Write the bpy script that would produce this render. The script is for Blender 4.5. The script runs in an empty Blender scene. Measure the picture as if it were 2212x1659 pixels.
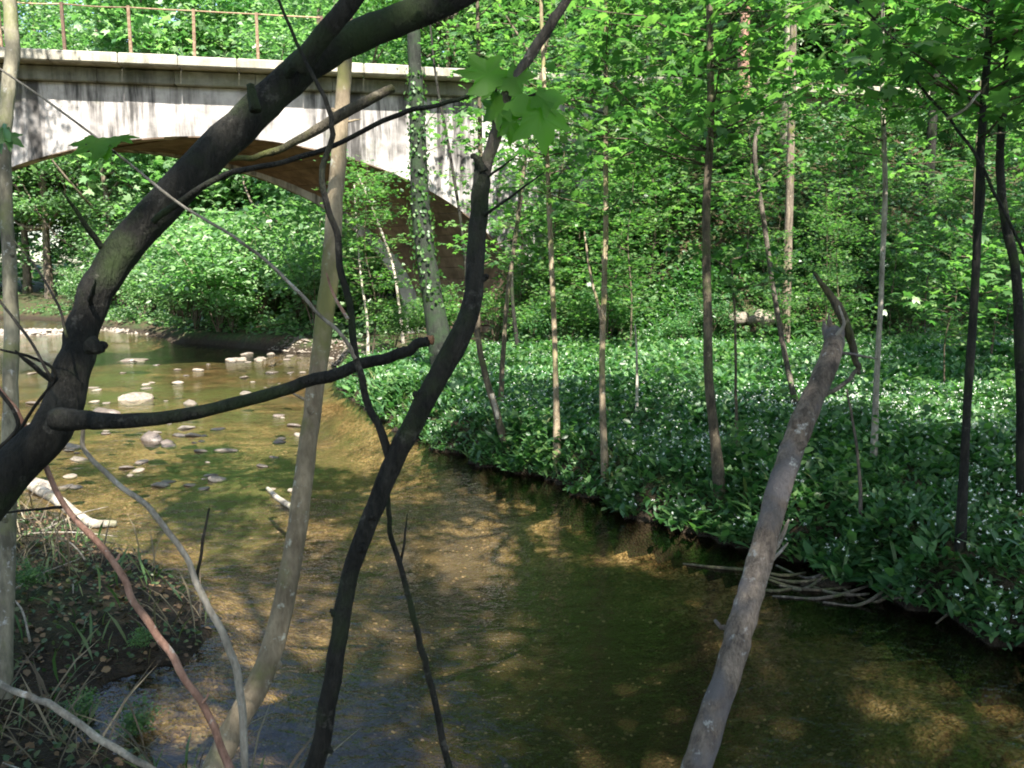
import bpy, math, random
import numpy as np
from mathutils import Vector

R = math.radians
rng = np.random.default_rng(7)
random.seed(7)
scene = bpy.context.scene
COL = scene.collection

# ------------------------------------------------------------------ camera, sky, sun, exposure
CAM_H = 1.70
FPX, W0, H0 = 1841.0, 2212.0, 1659.0           # focal length and size in photo pixels
PITCH = math.atan(210.0 / FPX)
cam_d = bpy.data.cameras.new("camera"); cam = bpy.data.objects.new("camera", cam_d); COL.objects.link(cam)
cam_d.sensor_width = 36.0; cam_d.lens = 36.0 * FPX / W0
cam_d.clip_start = 0.05; cam_d.clip_end = 600.0
cam.location = (0, 0, CAM_H); cam.rotation_euler = (R(90) - PITCH, 0, 0)
scene.camera = cam

SUN_ELEV, SUN_AZ = 54.0, 14.0                  # azimuth: degrees to the right of straight behind the camera
TO_SUN = Vector((math.cos(R(SUN_ELEV)) * math.sin(R(SUN_AZ)), -math.cos(R(SUN_ELEV)) * math.cos(R(SUN_AZ)), math.sin(R(SUN_ELEV))))
world = bpy.data.worlds.new("World"); scene.world = world; world.use_nodes = True
wn = world.node_tree; bg = wn.nodes["Background"]
sky = wn.nodes.new("ShaderNodeTexSky"); sky.sky_type = 'NISHITA'; sky.sun_disc = False
sky.sun_elevation = R(SUN_ELEV)
sky.sun_rotation = math.atan2(TO_SUN.x, TO_SUN.y)
sky.air_density = 1.2; sky.dust_density = 1.5
wn.links.new(sky.outputs[0], bg.inputs[0]); bg.inputs[1].default_value = 0.10
sun_d = bpy.data.lights.new("sun", 'SUN'); sun = bpy.data.objects.new("sun", sun_d); COL.objects.link(sun)
sun_d.energy = 5.0; sun_d.angle = R(0.55); sun_d.color = (1.0, 0.95, 0.86)
sun.rotation_euler = TO_SUN.to_track_quat('Z', 'Y').to_euler(); sun.location = (6, -20, 30)

scene.view_settings.view_transform = 'Standard'; scene.view_settings.look = 'None'
scene.view_settings.exposure = 2.0; scene.view_settings.gamma = 1.0
scene.render.engine = 'CYCLES'
scene.cycles.use_denoising = True
scene.cycles.max_bounces = 6; scene.cycles.transparent_max_bounces = 8
scene.cycles.transmission_bounces = 4; scene.cycles.glossy_bounces = 3; scene.cycles.diffuse_bounces = 3
scene.cycles.caustics_reflective = False; scene.cycles.caustics_refractive = False
scene.cycles.sample_clamp_indirect = 6.0
scene.cycles.filter_width = 1.9                # the soft lens of the phone camera

# ------------------------------------------------------------------ pixel rays
cp, sp_ = math.cos(PITCH), math.sin(PITCH)
def ray(px, py):
    u = (px - W0 / 2) / FPX; v = (H0 / 2 - py) / FPX
    return np.array([u, cp + v * sp_, -sp_ + v * cp])
def P(px, py, d):
    return np.array([0, 0, CAM_H]) + ray(px, py) * d
def on_plane(px, py, z=0.0):
    r = ray(px, py); t = (z - CAM_H) / r[2]
    return np.array([0, 0, CAM_H]) + r * t
def pix_r(rpx, d):
    return rpx * d / FPX

# ------------------------------------------------------------------ helpers
def norm(a):
    return a / np.maximum(np.linalg.norm(a, axis=-1, keepdims=True), 1e-9)

def mesh_from(name, verts, tris, mats, midx=None, flat=False):
    me = bpy.data.meshes.new(name)
    verts = np.ascontiguousarray(verts, dtype=np.float32); tris = np.ascontiguousarray(tris, dtype=np.int32)
    k = tris.shape[1]
    me.vertices.add(len(verts)); me.vertices.foreach_set("co", verts.ravel())
    me.loops.add(tris.size); me.loops.foreach_set("vertex_index", tris.ravel())
    me.polygons.add(len(tris))
    me.polygons.foreach_set("loop_start", np.arange(0, tris.size, k, dtype=np.int32))
    if midx is not None: me.polygons.foreach_set("material_index", np.ascontiguousarray(midx, dtype=np.int32))
    me.update(calc_edges=True)
    for m in (mats if isinstance(mats, (list, tuple)) else [mats]): me.materials.append(m)
    if flat: me.shade_flat()
    else: me.shade_smooth()
    return me

def link(name, me, parent=None, loc=None):
    o = bpy.data.objects.new(name, me); COL.objects.link(o)
    if parent is not None: o.parent = parent
    if loc is not None: o.location = loc
    return o

def tag(o, label=None, cat=None, group=None, kind=None):
    if label: o["label"] = label
    if cat: o["category"] = cat
    if group: o["group"] = group
    if kind: o["kind"] = kind
    return o

def empty(name, loc, label=None, cat=None, group=None):
    o = bpy.data.objects.new(name, None); COL.objects.link(o); o.location = loc; o.empty_display_size = 0.2
    return tag(o, label, cat, group)

def part(name, verts, tris, mat, root, midx=None, flat=False, parent=None):
    """a mesh given in world coordinates, hung under root (an unrotated Empty)"""
    off = np.array(root.location)
    me = mesh_from(name, np.asarray(verts) - off, tris, mat, midx, flat)
    return link(name, me, parent if parent is not None else root)

def solo(name, verts, tris, mat, base, label, cat, group=None, midx=None, flat=False):
    o = link(name, mesh_from(name, np.asarray(verts) - np.asarray(base), tris, mat, midx, flat), None, tuple(base))
    return tag(o, label, cat, group)

def catmull(pts, n=6):
    """pts (K,D) -> smooth samples"""
    pts = np.asarray(pts, float); K = len(pts)
    if K < 3: n = max(n, 3)
    ext = np.vstack([2 * pts[0] - pts[1], pts, 2 * pts[-1] - pts[-2]])
    out = []
    for i in range(K - 1):
        p0, p1, p2, p3 = ext[i], ext[i + 1], ext[i + 2], ext[i + 3]
        for t in np.linspace(0, 1, n, endpoint=False):
            out.append(0.5 * ((2 * p1) + (-p0 + p2) * t + (2 * p0 - 5 * p1 + 4 * p2 - p3) * t * t + (-p0 + 3 * p1 - 3 * p2 + p3) * t ** 3))
    out.append(pts[-1])
    return np.array(out)

def tube(path4, sides=10, n=6, rough=0.06, seed=0, wob=0.22):
    """path4: (K,4) x,y,z,radius -> verts, tris of a tapered, slightly lumpy limb with closed ends"""
    c = catmull(path4, n) if n > 1 else np.asarray(path4, float)
    p, r = c[:, :3], np.maximum(c[:, 3], 0.0008)
    g = np.random.default_rng(seed + 11)
    m = len(p)
    wb = g.standard_normal((m, 3)); wb[1:-1] = (wb[:-2] + 2 * wb[1:-1] + wb[2:]) / 4; wb[0] = 0; wb[-1] = 0
    p = p + wb * np.where(r < 0.012, r * wob * 1.6, np.minimum(r * wob * .3, .003))[:, None] if m > 3 else p
    T = norm(np.gradient(p, axis=0))
    ref = np.array([0.31, 0.87, 0.37]); N = []
    nn = norm(np.cross(T[0], ref))
    for i in range(m):
        nn = norm(nn - T[i] * np.dot(nn, T[i])); N.append(nn)
    N = np.array(N); B = np.cross(T, N)
    a = np.linspace(0, 2 * np.pi, sides, endpoint=False)
    lum = 1 + rough * g.standard_normal((m, sides))
    lum = (lum + np.roll(lum, 1, 1) + np.roll(lum, -1, 1)) / 3
    lum[1:-1] = (lum[:-2] + lum[1:-1] * 2 + lum[2:]) / 4
    lum *= (1 + rough * 0.3 * g.standard_normal((m, 1)))
    rr = r[:, None] * lum
    ring = p[:, None, :] + rr[..., None] * (np.cos(a)[None, :, None] * N[:, None, :] + np.sin(a)[None, :, None] * B[:, None, :])
    v = ring.reshape(-1, 3)
    i = np.arange(m - 1)[:, None] * sides; j = np.arange(sides)[None, :]; j2 = (j + 1) % sides
    A, Bq, C, D = (i + j).ravel(), (i + j2).ravel(), (i + sides + j2).ravel(), (i + sides + j).ravel()
    t = np.vstack([np.stack([A, Bq, C], 1), np.stack([A, C, D], 1)])
    e0, e1 = len(v), len(v) + 1
    v = np.vstack([v, p[0], p[-1] + T[-1] * r[-1] * 0.4])
    jj = np.arange(sides); k2 = (jj + 1) % sides; last = (m - 1) * sides
    t = np.vstack([t, np.stack([np.full(sides, e0), k2, jj], 1), np.stack([np.full(sides, e1), last + jj, last + k2], 1)])
    return v, t

def join(chunks):
    vs, ts, mi, off = [], [], [], 0
    for ch in chunks:
        v, t = ch[0], ch[1]; m = ch[2] if len(ch) > 2 else 0
        vs.append(v); ts.append(np.asarray(t) + off); mi.append(np.full(len(t), m, np.int32)); off += len(v)
    return np.vstack(vs), np.vstack(ts), np.concatenate(mi)

# leaf templates: x along the leaf, y across, z off its plane
T_DIA = (np.array([[0, 0, 0], [.42, .30, .07], [1, 0, -.08], [.42, -.30, .07]]), np.array([[0, 2, 1], [0, 3, 2]]))
T_OVAL = (np.array([[0, 0, 0], [.22, .2, .05], [.6, .25, .05], [1, 0, -.1], [.6, -.25, .05], [.22, -.2, .05]]),
          np.array([[0, 2, 1], [0, 3, 2], [0, 4, 3], [0, 5, 4]]))
_ml = [[0, 0, 0], [-.08, .22, .0], [.10, .46, -.05], [.30, .24, .03], [.68, .44, -.07], [.60, .16, .03], [1, 0, -.12],
       [.60, -.16, .03], [.68, -.44, -.07], [.30, -.24, .03], [.10, -.46, -.05], [-.08, -.22, .0]]
T_MAPLE = (np.array([[.32, 0, .02]] + _ml), np.array([[0, 1 + (i + 1) % 12, 1 + i] for i in range(12)]))
T_BLADE = (np.array([[0, 0, 0], [.3, .11, .05], [.3, -.11, .05], [.65, .13, .02], [.65, -.13, .02], [1, 0, -.14]]),
           np.array([[0, 2, 1], [1, 2, 4], [1, 4, 3], [3, 4, 5]]))

def leaves(pos, d, nrm, size, tmpl, wid=1.0):
    tv, tf = tmpl
    d = norm(d); nrm = norm(nrm - d * np.sum(nrm * d, -1, keepdims=True)); s = np.cross(nrm, d)
    size = np.broadcast_to(size, (len(pos),))[:, None, None]
    v = pos[:, None, :] + size * (tv[None, :, 0:1] * d[:, None, :] + wid * tv[None, :, 1:2] * s[:, None, :] + tv[None, :, 2:3] * nrm[:, None, :])
    t = tf[None] + (np.arange(len(pos)) * len(tv))[:, None, None]
    return v.reshape(-1, 3), t.reshape(-1, 3)

def flat_leaves(pos, size, tmpl, tilt=0.45, g=rng, wid=1.0):
    n = len(pos)
    nrm = norm(np.array([0, 0, 1.0]) + tilt * g.standard_normal((n, 3)))
    a = g.uniform(0, 2 * np.pi, n)
    d = np.stack([np.cos(a), np.sin(a), -0.25 + 0.2 * g.standard_normal(n)], 1)
    return leaves(pos, d, nrm, size, tmpl, wid)

# ------------------------------------------------------------------ materials
def newmat(name):
    m = bpy.data.materials.new(name); m.use_nodes = True
    nt = m.node_tree; nt.nodes.clear()
    return m, nt, nt.nodes, nt.links

def ramp(nd, cols):
    r = nd.new("ShaderNodeValToRGB"); e = r.color_ramp.elements
    while len(e) < len(cols): e.new(0.5)
    for el, (p, c) in zip(e, cols): el.position = p; el.color = (*c, 1)
    return r

def noise(nd, ln, coord, scale, detail=4, rough=0.55, mapping=None, dist=0.0):
    n = nd.new("ShaderNodeTexNoise"); n.inputs["Scale"].default_value = scale; n.inputs["Detail"].default_value = detail
    n.inputs["Roughness"].default_value = rough; n.inputs["Distortion"].default_value = dist
    if mapping:
        mp = nd.new("ShaderNodeMapping"); mp.inputs["Scale"].default_value = mapping
        ln.new(coord, mp.inputs["Vector"]); ln.new(mp.outputs[0], n.inputs["Vector"])
    else: ln.new(coord, n.inputs["Vector"])
    return n

def mixc(nd, ln, fac, a, b, mode='MIX'):
    m = nd.new("ShaderNodeMix"); m.data_type = 'RGBA'; m.blend_type = mode
    for sock, val in ((m.inputs[0], fac), (m.inputs[6], a), (m.inputs[7], b)):
        if isinstance(val, (int, float)): sock.default_value = val
        elif isinstance(val, tuple): sock.default_value = (*val, 1)
        else: ln.new(val, sock)
    return m.outputs[2]

def mat_leaf(name, c1, c2, c3, trans=0.42, rough=0.42):
    """leaf blade: diffuse and glossy upper side plus light passing through; colour varies from leaf to leaf"""
    m, nt, nd, ln = newmat(name)
    gi = nd.new("ShaderNodeNewGeometry")
    rp = ramp(nd, [(0.0, c1), (0.55, c2), (1.0, c3)]); ln.new(gi.outputs["Random Per Island"], rp.inputs[0])
    oi = nd.new("ShaderNodeObjectInfo")
    hsv = nd.new("ShaderNodeHueSaturation")
    mr = nd.new("ShaderNodeMapRange"); mr.inputs[3].default_value = 0.8; mr.inputs[4].default_value = 1.2
    ln.new(oi.outputs["Random"], mr.inputs[0]); ln.new(mr.outputs[0], hsv.inputs["Value"]); ln.new(rp.outputs[0], hsv.inputs["Color"])
    pb = nd.new("ShaderNodeBsdfPrincipled"); ln.new(hsv.outputs[0], pb.inputs["Base Color"])
    pb.inputs["Roughness"].default_value = rough; pb.inputs["Specular IOR Level"].default_value = 0.55
    tr = nd.new("ShaderNodeBsdfTranslucent")
    tc = mixc(nd, ln, 1.0, hsv.outputs[0], (1.25, 1.7, 0.8), 'MULTIPLY'); ln.new(tc, tr.inputs[0])
    mx = nd.new("ShaderNodeMixShader"); mx.inputs[0].default_value = trans
    ln.new(pb.outputs[0], mx.inputs[1]); ln.new(tr.outputs[0], mx.inputs[2])
    out = nd.new("ShaderNodeOutputMaterial"); ln.new(mx.outputs[0], out.inputs[0])
    return m

def mat_bark(name, dark, light, moss=0.0, scale=18.0, bump=0.5, mosscol=(0.10, 0.12, 0.02), rough=0.85, patch=None):
    m, nt, nd, ln = newmat(name)
    tc = nd.new("ShaderNodeTexCoord"); co = tc.outputs["Object"]
    na = noise(nd, ln, co, scale, 6, 0.7, (1, 1, 0.22)); nb_ = noise(nd, ln, co, scale * 5.5, 4, 0.65, (1, 1, 0.35))
    n1 = nd.new("ShaderNodeMath"); n1.operation = 'MULTIPLY_ADD'; n1.inputs[1].default_value = 0.45
    nsub = nd.new("ShaderNodeMath"); nsub.operation = 'SUBTRACT'; nsub.inputs[1].default_value = 0.5
    ln.new(nb_.outputs[0], nsub.inputs[0]); ln.new(nsub.outputs[0], n1.inputs[0]); ln.new(na.outputs[0], n1.inputs[2])
    rp = ramp(nd, [(0.36, dark), (0.64, light)]); ln.new(n1.outputs[0], rp.inputs[0])
    col = rp.outputs[0]
    nl = noise(nd, ln, co, 3.2, 4, 0.6); rl = ramp(nd, [(0.35, (.55, .55, .55)), (0.62, (1.1, 1.1, 1.1))]); ln.new(nl.outputs[0], rl.inputs[0])
    col = mixc(nd, ln, 1.0, col, rl.outputs[0], 'MULTIPLY')
    if patch:
        n3 = noise(nd, ln, co, 5.0, 3, 0.6); r3 = ramp(nd, [(0.5, (0, 0, 0)), (0.62, (1, 1, 1))]); ln.new(n3.outputs[0], r3.inputs[0])
        col = mixc(nd, ln, r3.outputs[0], col, patch)
    nk = noise(nd, ln, co, 24, 4, 0.7); rk = ramp(nd, [(0.60, (0, 0, 0)), (0.70, (.7, .7, .7))]); ln.new(nk.outputs[0], rk.inputs[0])
    col = mixc(nd, ln, rk.outputs[0], col, tuple(min(.5, c_ * 2.2 + .02) for c_ in light))
    if moss > 0:
        n2 = noise(nd, ln, co, 4.0, 5, 0.65); r2 = ramp(nd, [(0.62 - 0.3 * moss, (0, 0, 0)), (0.78 - 0.3 * moss, (1, 1, 1))]); ln.new(n2.outputs[0], r2.inputs[0])
        col = mixc(nd, ln, r2.outputs[0], col, mosscol)
    pb = nd.new("ShaderNodeBsdfPrincipled"); ln.new(col, pb.inputs["Base Color"]); pb.inputs["Roughness"].default_value = rough
    pb.inputs["Specular IOR Level"].default_value = 0.25
    bp = nd.new("ShaderNodeBump"); bp.inputs["Strength"].default_value = min(1.0, bump * 1.4); bp.inputs["Distance"].default_value = 0.02
    ln.new(n1.outputs[0], bp.inputs["Height"]); ln.new(bp.outputs[0], pb.inputs["Normal"])
    out = nd.new("ShaderNodeOutputMaterial"); ln.new(pb.outputs[0], out.inputs[0])
    return m

def mat_plain(name, stops, scale=8.0, rough=0.8, bump=0.3, dist=0.01, mapping=None, detail=6, spec=0.3, objrand=0.0):
    m, nt, nd, ln = newmat(name)
    tc = nd.new("ShaderNodeTexCoord")
    n1 = noise(nd, ln, tc.outputs["Object"], scale, detail, 0.6, mapping)
    rp = ramp(nd, stops); ln.new(n1.outputs[0], rp.inputs[0]); col = rp.outputs[0]
    if objrand:
        oi = nd.new("ShaderNodeObjectInfo"); hsv = nd.new("ShaderNodeHueSaturation")
        mr = nd.new("ShaderNodeMapRange"); mr.inputs[3].default_value = 1 - objrand; mr.inputs[4].default_value = 1 + objrand
        ln.new(oi.outputs["Random"], mr.inputs[0]); ln.new(mr.outputs[0], hsv.inputs["Value"]); ln.new(col, hsv.inputs["Color"]); col = hsv.outputs[0]
    pb = nd.new("ShaderNodeBsdfPrincipled"); ln.new(col, pb.inputs["Base Color"]); pb.inputs["Roughness"].default_value = rough
    pb.inputs["Specular IOR Level"].default_value = spec
    bp = nd.new("ShaderNodeBump"); bp.inputs["Strength"].default_value = bump; bp.inputs["Distance"].default_value = dist
    ln.new(n1.outputs[0], bp.inputs["Height"]); ln.new(bp.outputs[0], pb.inputs["Normal"])
    out = nd.new("ShaderNodeOutputMaterial"); ln.new(pb.outputs[0], out.inputs[0])
    return m

M = {}
M['leaf_maple'] = mat_leaf('leaf_maple', (.042, .105, .036), (.085, .175, .056), (.17, .27, .085), 0.5, 0.38)
M['leaf_canopy'] = mat_leaf('leaf_canopy', (.04, .105, .025), (.06, .15, .03), (.10, .20, .035), 0.38)
M['leaf_far'] = mat_leaf('leaf_far', (.06, .135, .055), (.13, .23, .10), (.27, .37, .20), 0.48, 0.38)
M['leaf_shrub'] = mat_leaf('leaf_shrub', (.03, .09, .034), (.058, .15, .05), (.12, .225, .07), 0.38)
M['leaf_garlic'] = mat_leaf('leaf_garlic', (.028, .08, .03), (.055, .135, .045), (.115, .21, .065), 0.36, 0.45)
M['leaf_ivy'] = mat_leaf('leaf_ivy', (.03, .085, .034), (.06, .14, .05), (.12, .22, .075), 0.3, 0.45)
M['leaf_lobed'] = mat_leaf('leaf_lobed', (.085, .22, .02), (.105, .26, .024), (.125, .29, .03), 0.62, 0.5)
M['grass'] = mat_leaf('grass', (.03, .07, .02), (.055, .11, .03), (.12, .13, .05), 0.25)
M['straw'] = mat_leaf('straw', (.07, .05, .03), (.13, .10, .06), (.24, .19, .12), 0.2, 0.7)
M['litter'] = mat_leaf('litter', (.06, .035, .018), (.13, .075, .035), (.22, .14, .07), 0.15, 0.7)
M['petal'] = mat_plain('petal', [(0.3, (.72, .74, .68)), (0.7, (.85, .86, .82))], 5, 0.6, 0, 0.001)
M['bark_dark'] = mat_bark('bark_dark', (.009, .0085, .007), (.036, .033, .027), 0.42, 30, 0.9, (.026, .039, .013))
M['bark_grey'] = mat_bark('bark_grey', (.05, .042, .034), (.15, .125, .10), 0.25, 22, 0.5, (.07, .10, .03))
M['bark_brown'] = mat_bark('bark_brown', (.045, .036, .026), (.15, .12, .08), 0.35, 25, 0.5, (.07, .085, .03))
M['bark_pale'] = mat_bark('bark_pale', (.17, .13, .085), (.34, .27, .18), 0.42, 14, 0.4, (.15, .145, .055))
M['bark_birch'] = mat_bark('bark_birch', (.12, .11, .08), (.33, .30, .22), 0.42, 9, 0.3, (.14, .15, .06))
M['bark_dead'] = mat_bark('bark_dead', (.11, .085, .07), (.33, .26, .205), 0.0, 30, 0.8, patch=(.15, .135, .135))
M['bark_moss'] = mat_bark('bark_moss', (.03, .026, .02), (.10, .085, .06), 0.55, 16, 0.9, (.085, .095, .02))
M['bark_red'] = mat_bark('bark_red', (.20, .105, .075), (.46, .27, .20), 0.0, 20, 0.3)
M['bark_ivy'] = mat_bark('bark_ivy', (.010, .012, .009), (.032, .038, .028), 0.55, 20, 0.7, (.02, .036, .016))
M['bark_ash'] = mat_bark('bark_ash', (.18, .155, .125), (.46, .41, .34), 0.15, 18, 0.4)
M['bark_far'] = mat_bark('bark_far', (.06, .048, .036), (.24, .19, .14), 0.2, 10, 0.3)
M['wood_red'] = mat_plain('wood_red', [(0.3, (.20, .09, .05)), (0.7, (.34, .17, .09))], 40, 0.8, 0.4)
M['stone'] = mat_plain('stone', [(0.25, (.075, .062, .048)), (0.5, (.165, .14, .112)), (0.75, (.28, .245, .2))], 6, 0.75, 0.5, 0.02, objrand=0.3)
M['stone_pale'] = mat_plain('stone_pale', [(0.3, (.11, .092, .075)), (0.5, (.22, .19, .16)), (0.75, (.36, .32, .27))], 7, 0.75, 0.5, 0.02, objrand=0.12)
M['stone_wet'] = mat_plain('stone_wet', [(0.25, (.05, .042, .036)), (0.7, (.15, .12, .10))], 6, 0.35, 0.5, 0.02, objrand=0.3, spec=0.5)
M['rust'] = mat_plain('rust', [(0.3, (.16, .09, .055)), (0.5, (.27, .18, .115)), (0.75, (.40, .32, .22))], 22, 0.85, 0.4, 0.004, objrand=0.35)
M['iron'] = mat_plain('iron', [(0.3, (.05, .035, .03)), (0.7, (.15, .09, .06))], 20, 0.8, 0.3, 0.004)

def mat_ground():
    m, nt, nd, ln = newmat("woodland_ground")
    g = nd.new("ShaderNodeNewGeometry"); co = g.outputs["Position"]
    n1 = noise(nd, ln, co, 2.2, 6, 0.6); n2 = noise(nd, ln, co, 14, 5, 0.65); n3 = noise(nd, ln, co, 0.35, 3, 0.5)
    soil = ramp(nd, [(0.3, (.022, .016, .010)), (0.5, (.06, .042, .025)), (0.72, (.12, .085, .05))]); ln.new(n2.outputs[0], soil.inputs[0])
    green = ramp(nd, [(0.3, (.018, .04, .012)), (0.7, (.05, .09, .025))]); ln.new(n2.outputs[0], green.inputs[0])
    rg = ramp(nd, [(0.42, (0, 0, 0)), (0.6, (1, 1, 1))]); ln.new(n1.outputs[0], rg.inputs[0])
    col = mixc(nd, ln, rg.outputs[0], soil.outputs[0], green.outputs[0])
    # stream bed below the water line: gravel, sand and patches of water weed
    sep = nd.new("ShaderNodeSeparateXYZ"); ln.new(co, sep.inputs[0])
    vor = nd.new("ShaderNodeTexVoronoi"); vor.inputs["Scale"].default_value = 58; ln.new(co, vor.inputs["Vector"])
    vor2 = nd.new("ShaderNodeTexVoronoi"); vor2.inputs["Scale"].default_value = 24; ln.new(co, vor2.inputs["Vector"])
    bw = nd.new("ShaderNodeSeparateColor"); ln.new(vor.outputs["Color"], bw.inputs[0])
    bedc = ramp(nd, [(0.2, (.06, .038, .018)), (0.42, (.19, .125, .056)), (0.58, (.36, .245, .115)), (0.8, (.52, .41, .25))]); ln.new(bw.outputs[0], bedc.inputs[0])
    bw2 = nd.new("ShaderNodeSeparateColor"); ln.new(vor2.outputs["Color"], bw2.inputs[0]); pm = nd.new("ShaderNodeMix"); pm.inputs[0].default_value = .4
    ln.new(bw.outputs[0], pm.inputs[2]); ln.new(bw2.outputs[1], pm.inputs[3]); pn = nd.new("ShaderNodeMix"); pn.inputs[0].default_value = .45; ln.new(pm.outputs[0], pn.inputs[2]); ln.new(n2.outputs[0], pn.inputs[3]); ln.new(pn.outputs[0], bedc.inputs[0])
    big = ramp(nd, [(0.38, (.28, .26, .22)), (0.58, (1, 1, 1))]); ln.new(n1.outputs[0], big.inputs[0])
    bed = mixc(nd, ln, 1.0, bedc.outputs[0], big.outputs[0], 'MULTIPLY')
    n4 = noise(nd, ln, co, 0.75, 4, 0.6, (1.0, 0.55, 1))
    weed = ramp(nd, [(0.44, (0, 0, 0)), (0.56, (.85, .85, .85))]); ln.new(n4.outputs[0], weed.inputs[0])
    wx_ = nd.new("ShaderNodeMapRange"); wx_.inputs[1].default_value = -1.3; wx_.inputs[2].default_value = -2.4; ln.new(sep.outputs[0], wx_.inputs[0])
    wm = nd.new("ShaderNodeMath"); wm.operation = 'MULTIPLY'; ln.new(wx_.outputs[0], wm.inputs[0]); ln.new(weed.outputs[0], wm.inputs[1])
    bed = mixc(nd, ln, wm.outputs[0], bed, (.12, .14, .05))
    lf = ramp(nd, [(.70, (0, 0, 0)), (.74, (.8, .8, .8))]); nlf = noise(nd, ln, co, 7.0, 2, .5); ln.new(nlf.outputs[0], lf.inputs[0]); bed = mixc(nd, ln, lf.outputs[0], bed, (.05, .032, .018))
    silt_shade = nd.new("ShaderNodeMapRange"); silt_shade.inputs[1].default_value = -0.22; silt_shade.inputs[2].default_value = -0.40  # darker silt with depth; the pool's shade is put into its colour
    ln.new(sep.outputs[2], silt_shade.inputs[0]); bed = mixc(nd, ln, silt_shade.outputs[0], bed, (.06, .045, .024))
    nz = nd.new("ShaderNodeSeparateXYZ"); ln.new(g.outputs["True Normal"], nz.inputs[0]); sl = nd.new("ShaderNodeMapRange"); sl.inputs[1].default_value = 0.93; sl.inputs[2].default_value = 0.80
    ln.new(nz.outputs[2], sl.inputs[0]); bed = mixc(nd, ln, sl.outputs[0], bed, (.028, .021, .013))
    mr = nd.new("ShaderNodeMapRange"); mr.inputs[1].default_value = -0.05; mr.inputs[2].default_value = 0.01
    ln.new(sep.outputs[2], mr.inputs[0])
    wet = nd.new("ShaderNodeMapRange"); wet.inputs[1].default_value = 0.10; wet.inputs[2].default_value = 0.26
    ln.new(sep.outputs[2], wet.inputs[0]); mud = ramp(nd, [(0.3, (.014, .010, .007)), (0.7, (.045, .033, .021))]); ln.new(n2.outputs[0], mud.inputs[0])
    col = mixc(nd, ln, wet.outputs[0], mud.outputs[0], col)
    col = mixc(nd, ln, mr.outputs[0], bed, col)
    pb = nd.new("ShaderNodeBsdfPrincipled"); ln.new(col, pb.inputs["Base Color"]); pb.inputs["Roughness"].default_value = 0.9
    pb.inputs["Specular IOR Level"].default_value = 0.2
    bp = nd.new("ShaderNodeBump"); bp.inputs["Strength"].default_value = 0.7; bp.inputs["Distance"].default_value = 0.03
    mm = nd.new("ShaderNodeMath"); mm.operation = 'ADD'; ln.new(n2.outputs[0], mm.inputs[0]); ln.new(vor.outputs["Distance"], mm.inputs[1])
    ln.new(mm.outputs[0], bp.inputs["Height"]); ln.new(bp.outputs[0], pb.inputs["Normal"])
    out = nd.new("ShaderNodeOutputMaterial"); ln.new(pb.outputs[0], out.inputs[0])
    return m
M['ground'] = mat_ground()

def mat_water():
    m, nt, nd, ln = newmat("stream_water")
    g = nd.new("ShaderNodeNewGeometry"); co = g.outputs["Position"]
    n1 = noise(nd, ln, co, 5.5, 3, 0.5, (0.8, 1.15, 1), 0.6)
    n2 = noise(nd, ln, co, 17.0, 3, 0.55, (0.8, 1.2, 1), 0.4)
    n3 = noise(nd, ln, co, 0.6, 2, 0.5)
    a = nd.new("ShaderNodeMath"); a.operation = 'MULTIPLY_ADD'; a.inputs[1].default_value = 0.38
    ln.new(n2.outputs[0], a.inputs[0]); ln.new(n1.outputs[0], a.inputs[2])
    amp = nd.new("ShaderNodeMapRange"); amp.inputs[1].default_value = 0.35; amp.inputs[2].default_value = 0.65
    amp.inputs[3].default_value = 0.25; amp.inputs[4].default_value = 1.0; ln.new(n3.outputs[0], amp.inputs[0])
    bp = nd.new("ShaderNodeBump"); bp.inputs["Distance"].default_value = 0.016
    ln.new(amp.outputs[0], bp.inputs["Strength"]); ln.new(a.outputs[0], bp.inputs["Height"])
    fr = nd.new("ShaderNodeFresnel"); fr.inputs[0].default_value = 1.33; ln.new(bp.outputs[0], fr.inputs["Normal"])
    tr = nd.new("ShaderNodeBsdfTransparent"); tr.inputs[0].default_value = (.84, .81, .71, 1)
    gl = nd.new("ShaderNodeBsdfGlossy"); gl.inputs["Roughness"].default_value = 0.04; ln.new(bp.outputs[0], gl.inputs["Normal"])
    mx = nd.new("ShaderNodeMixShader"); ln.new(fr.outputs[0], mx.inputs[0]); ln.new(tr.outputs[0], mx.inputs[1]); ln.new(gl.outputs[0], mx.inputs[2])
    out = nd.new("ShaderNodeOutputMaterial"); ln.new(mx.outputs[0], out.inputs[0])
    return m
M['water'] = mat_water()

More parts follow.
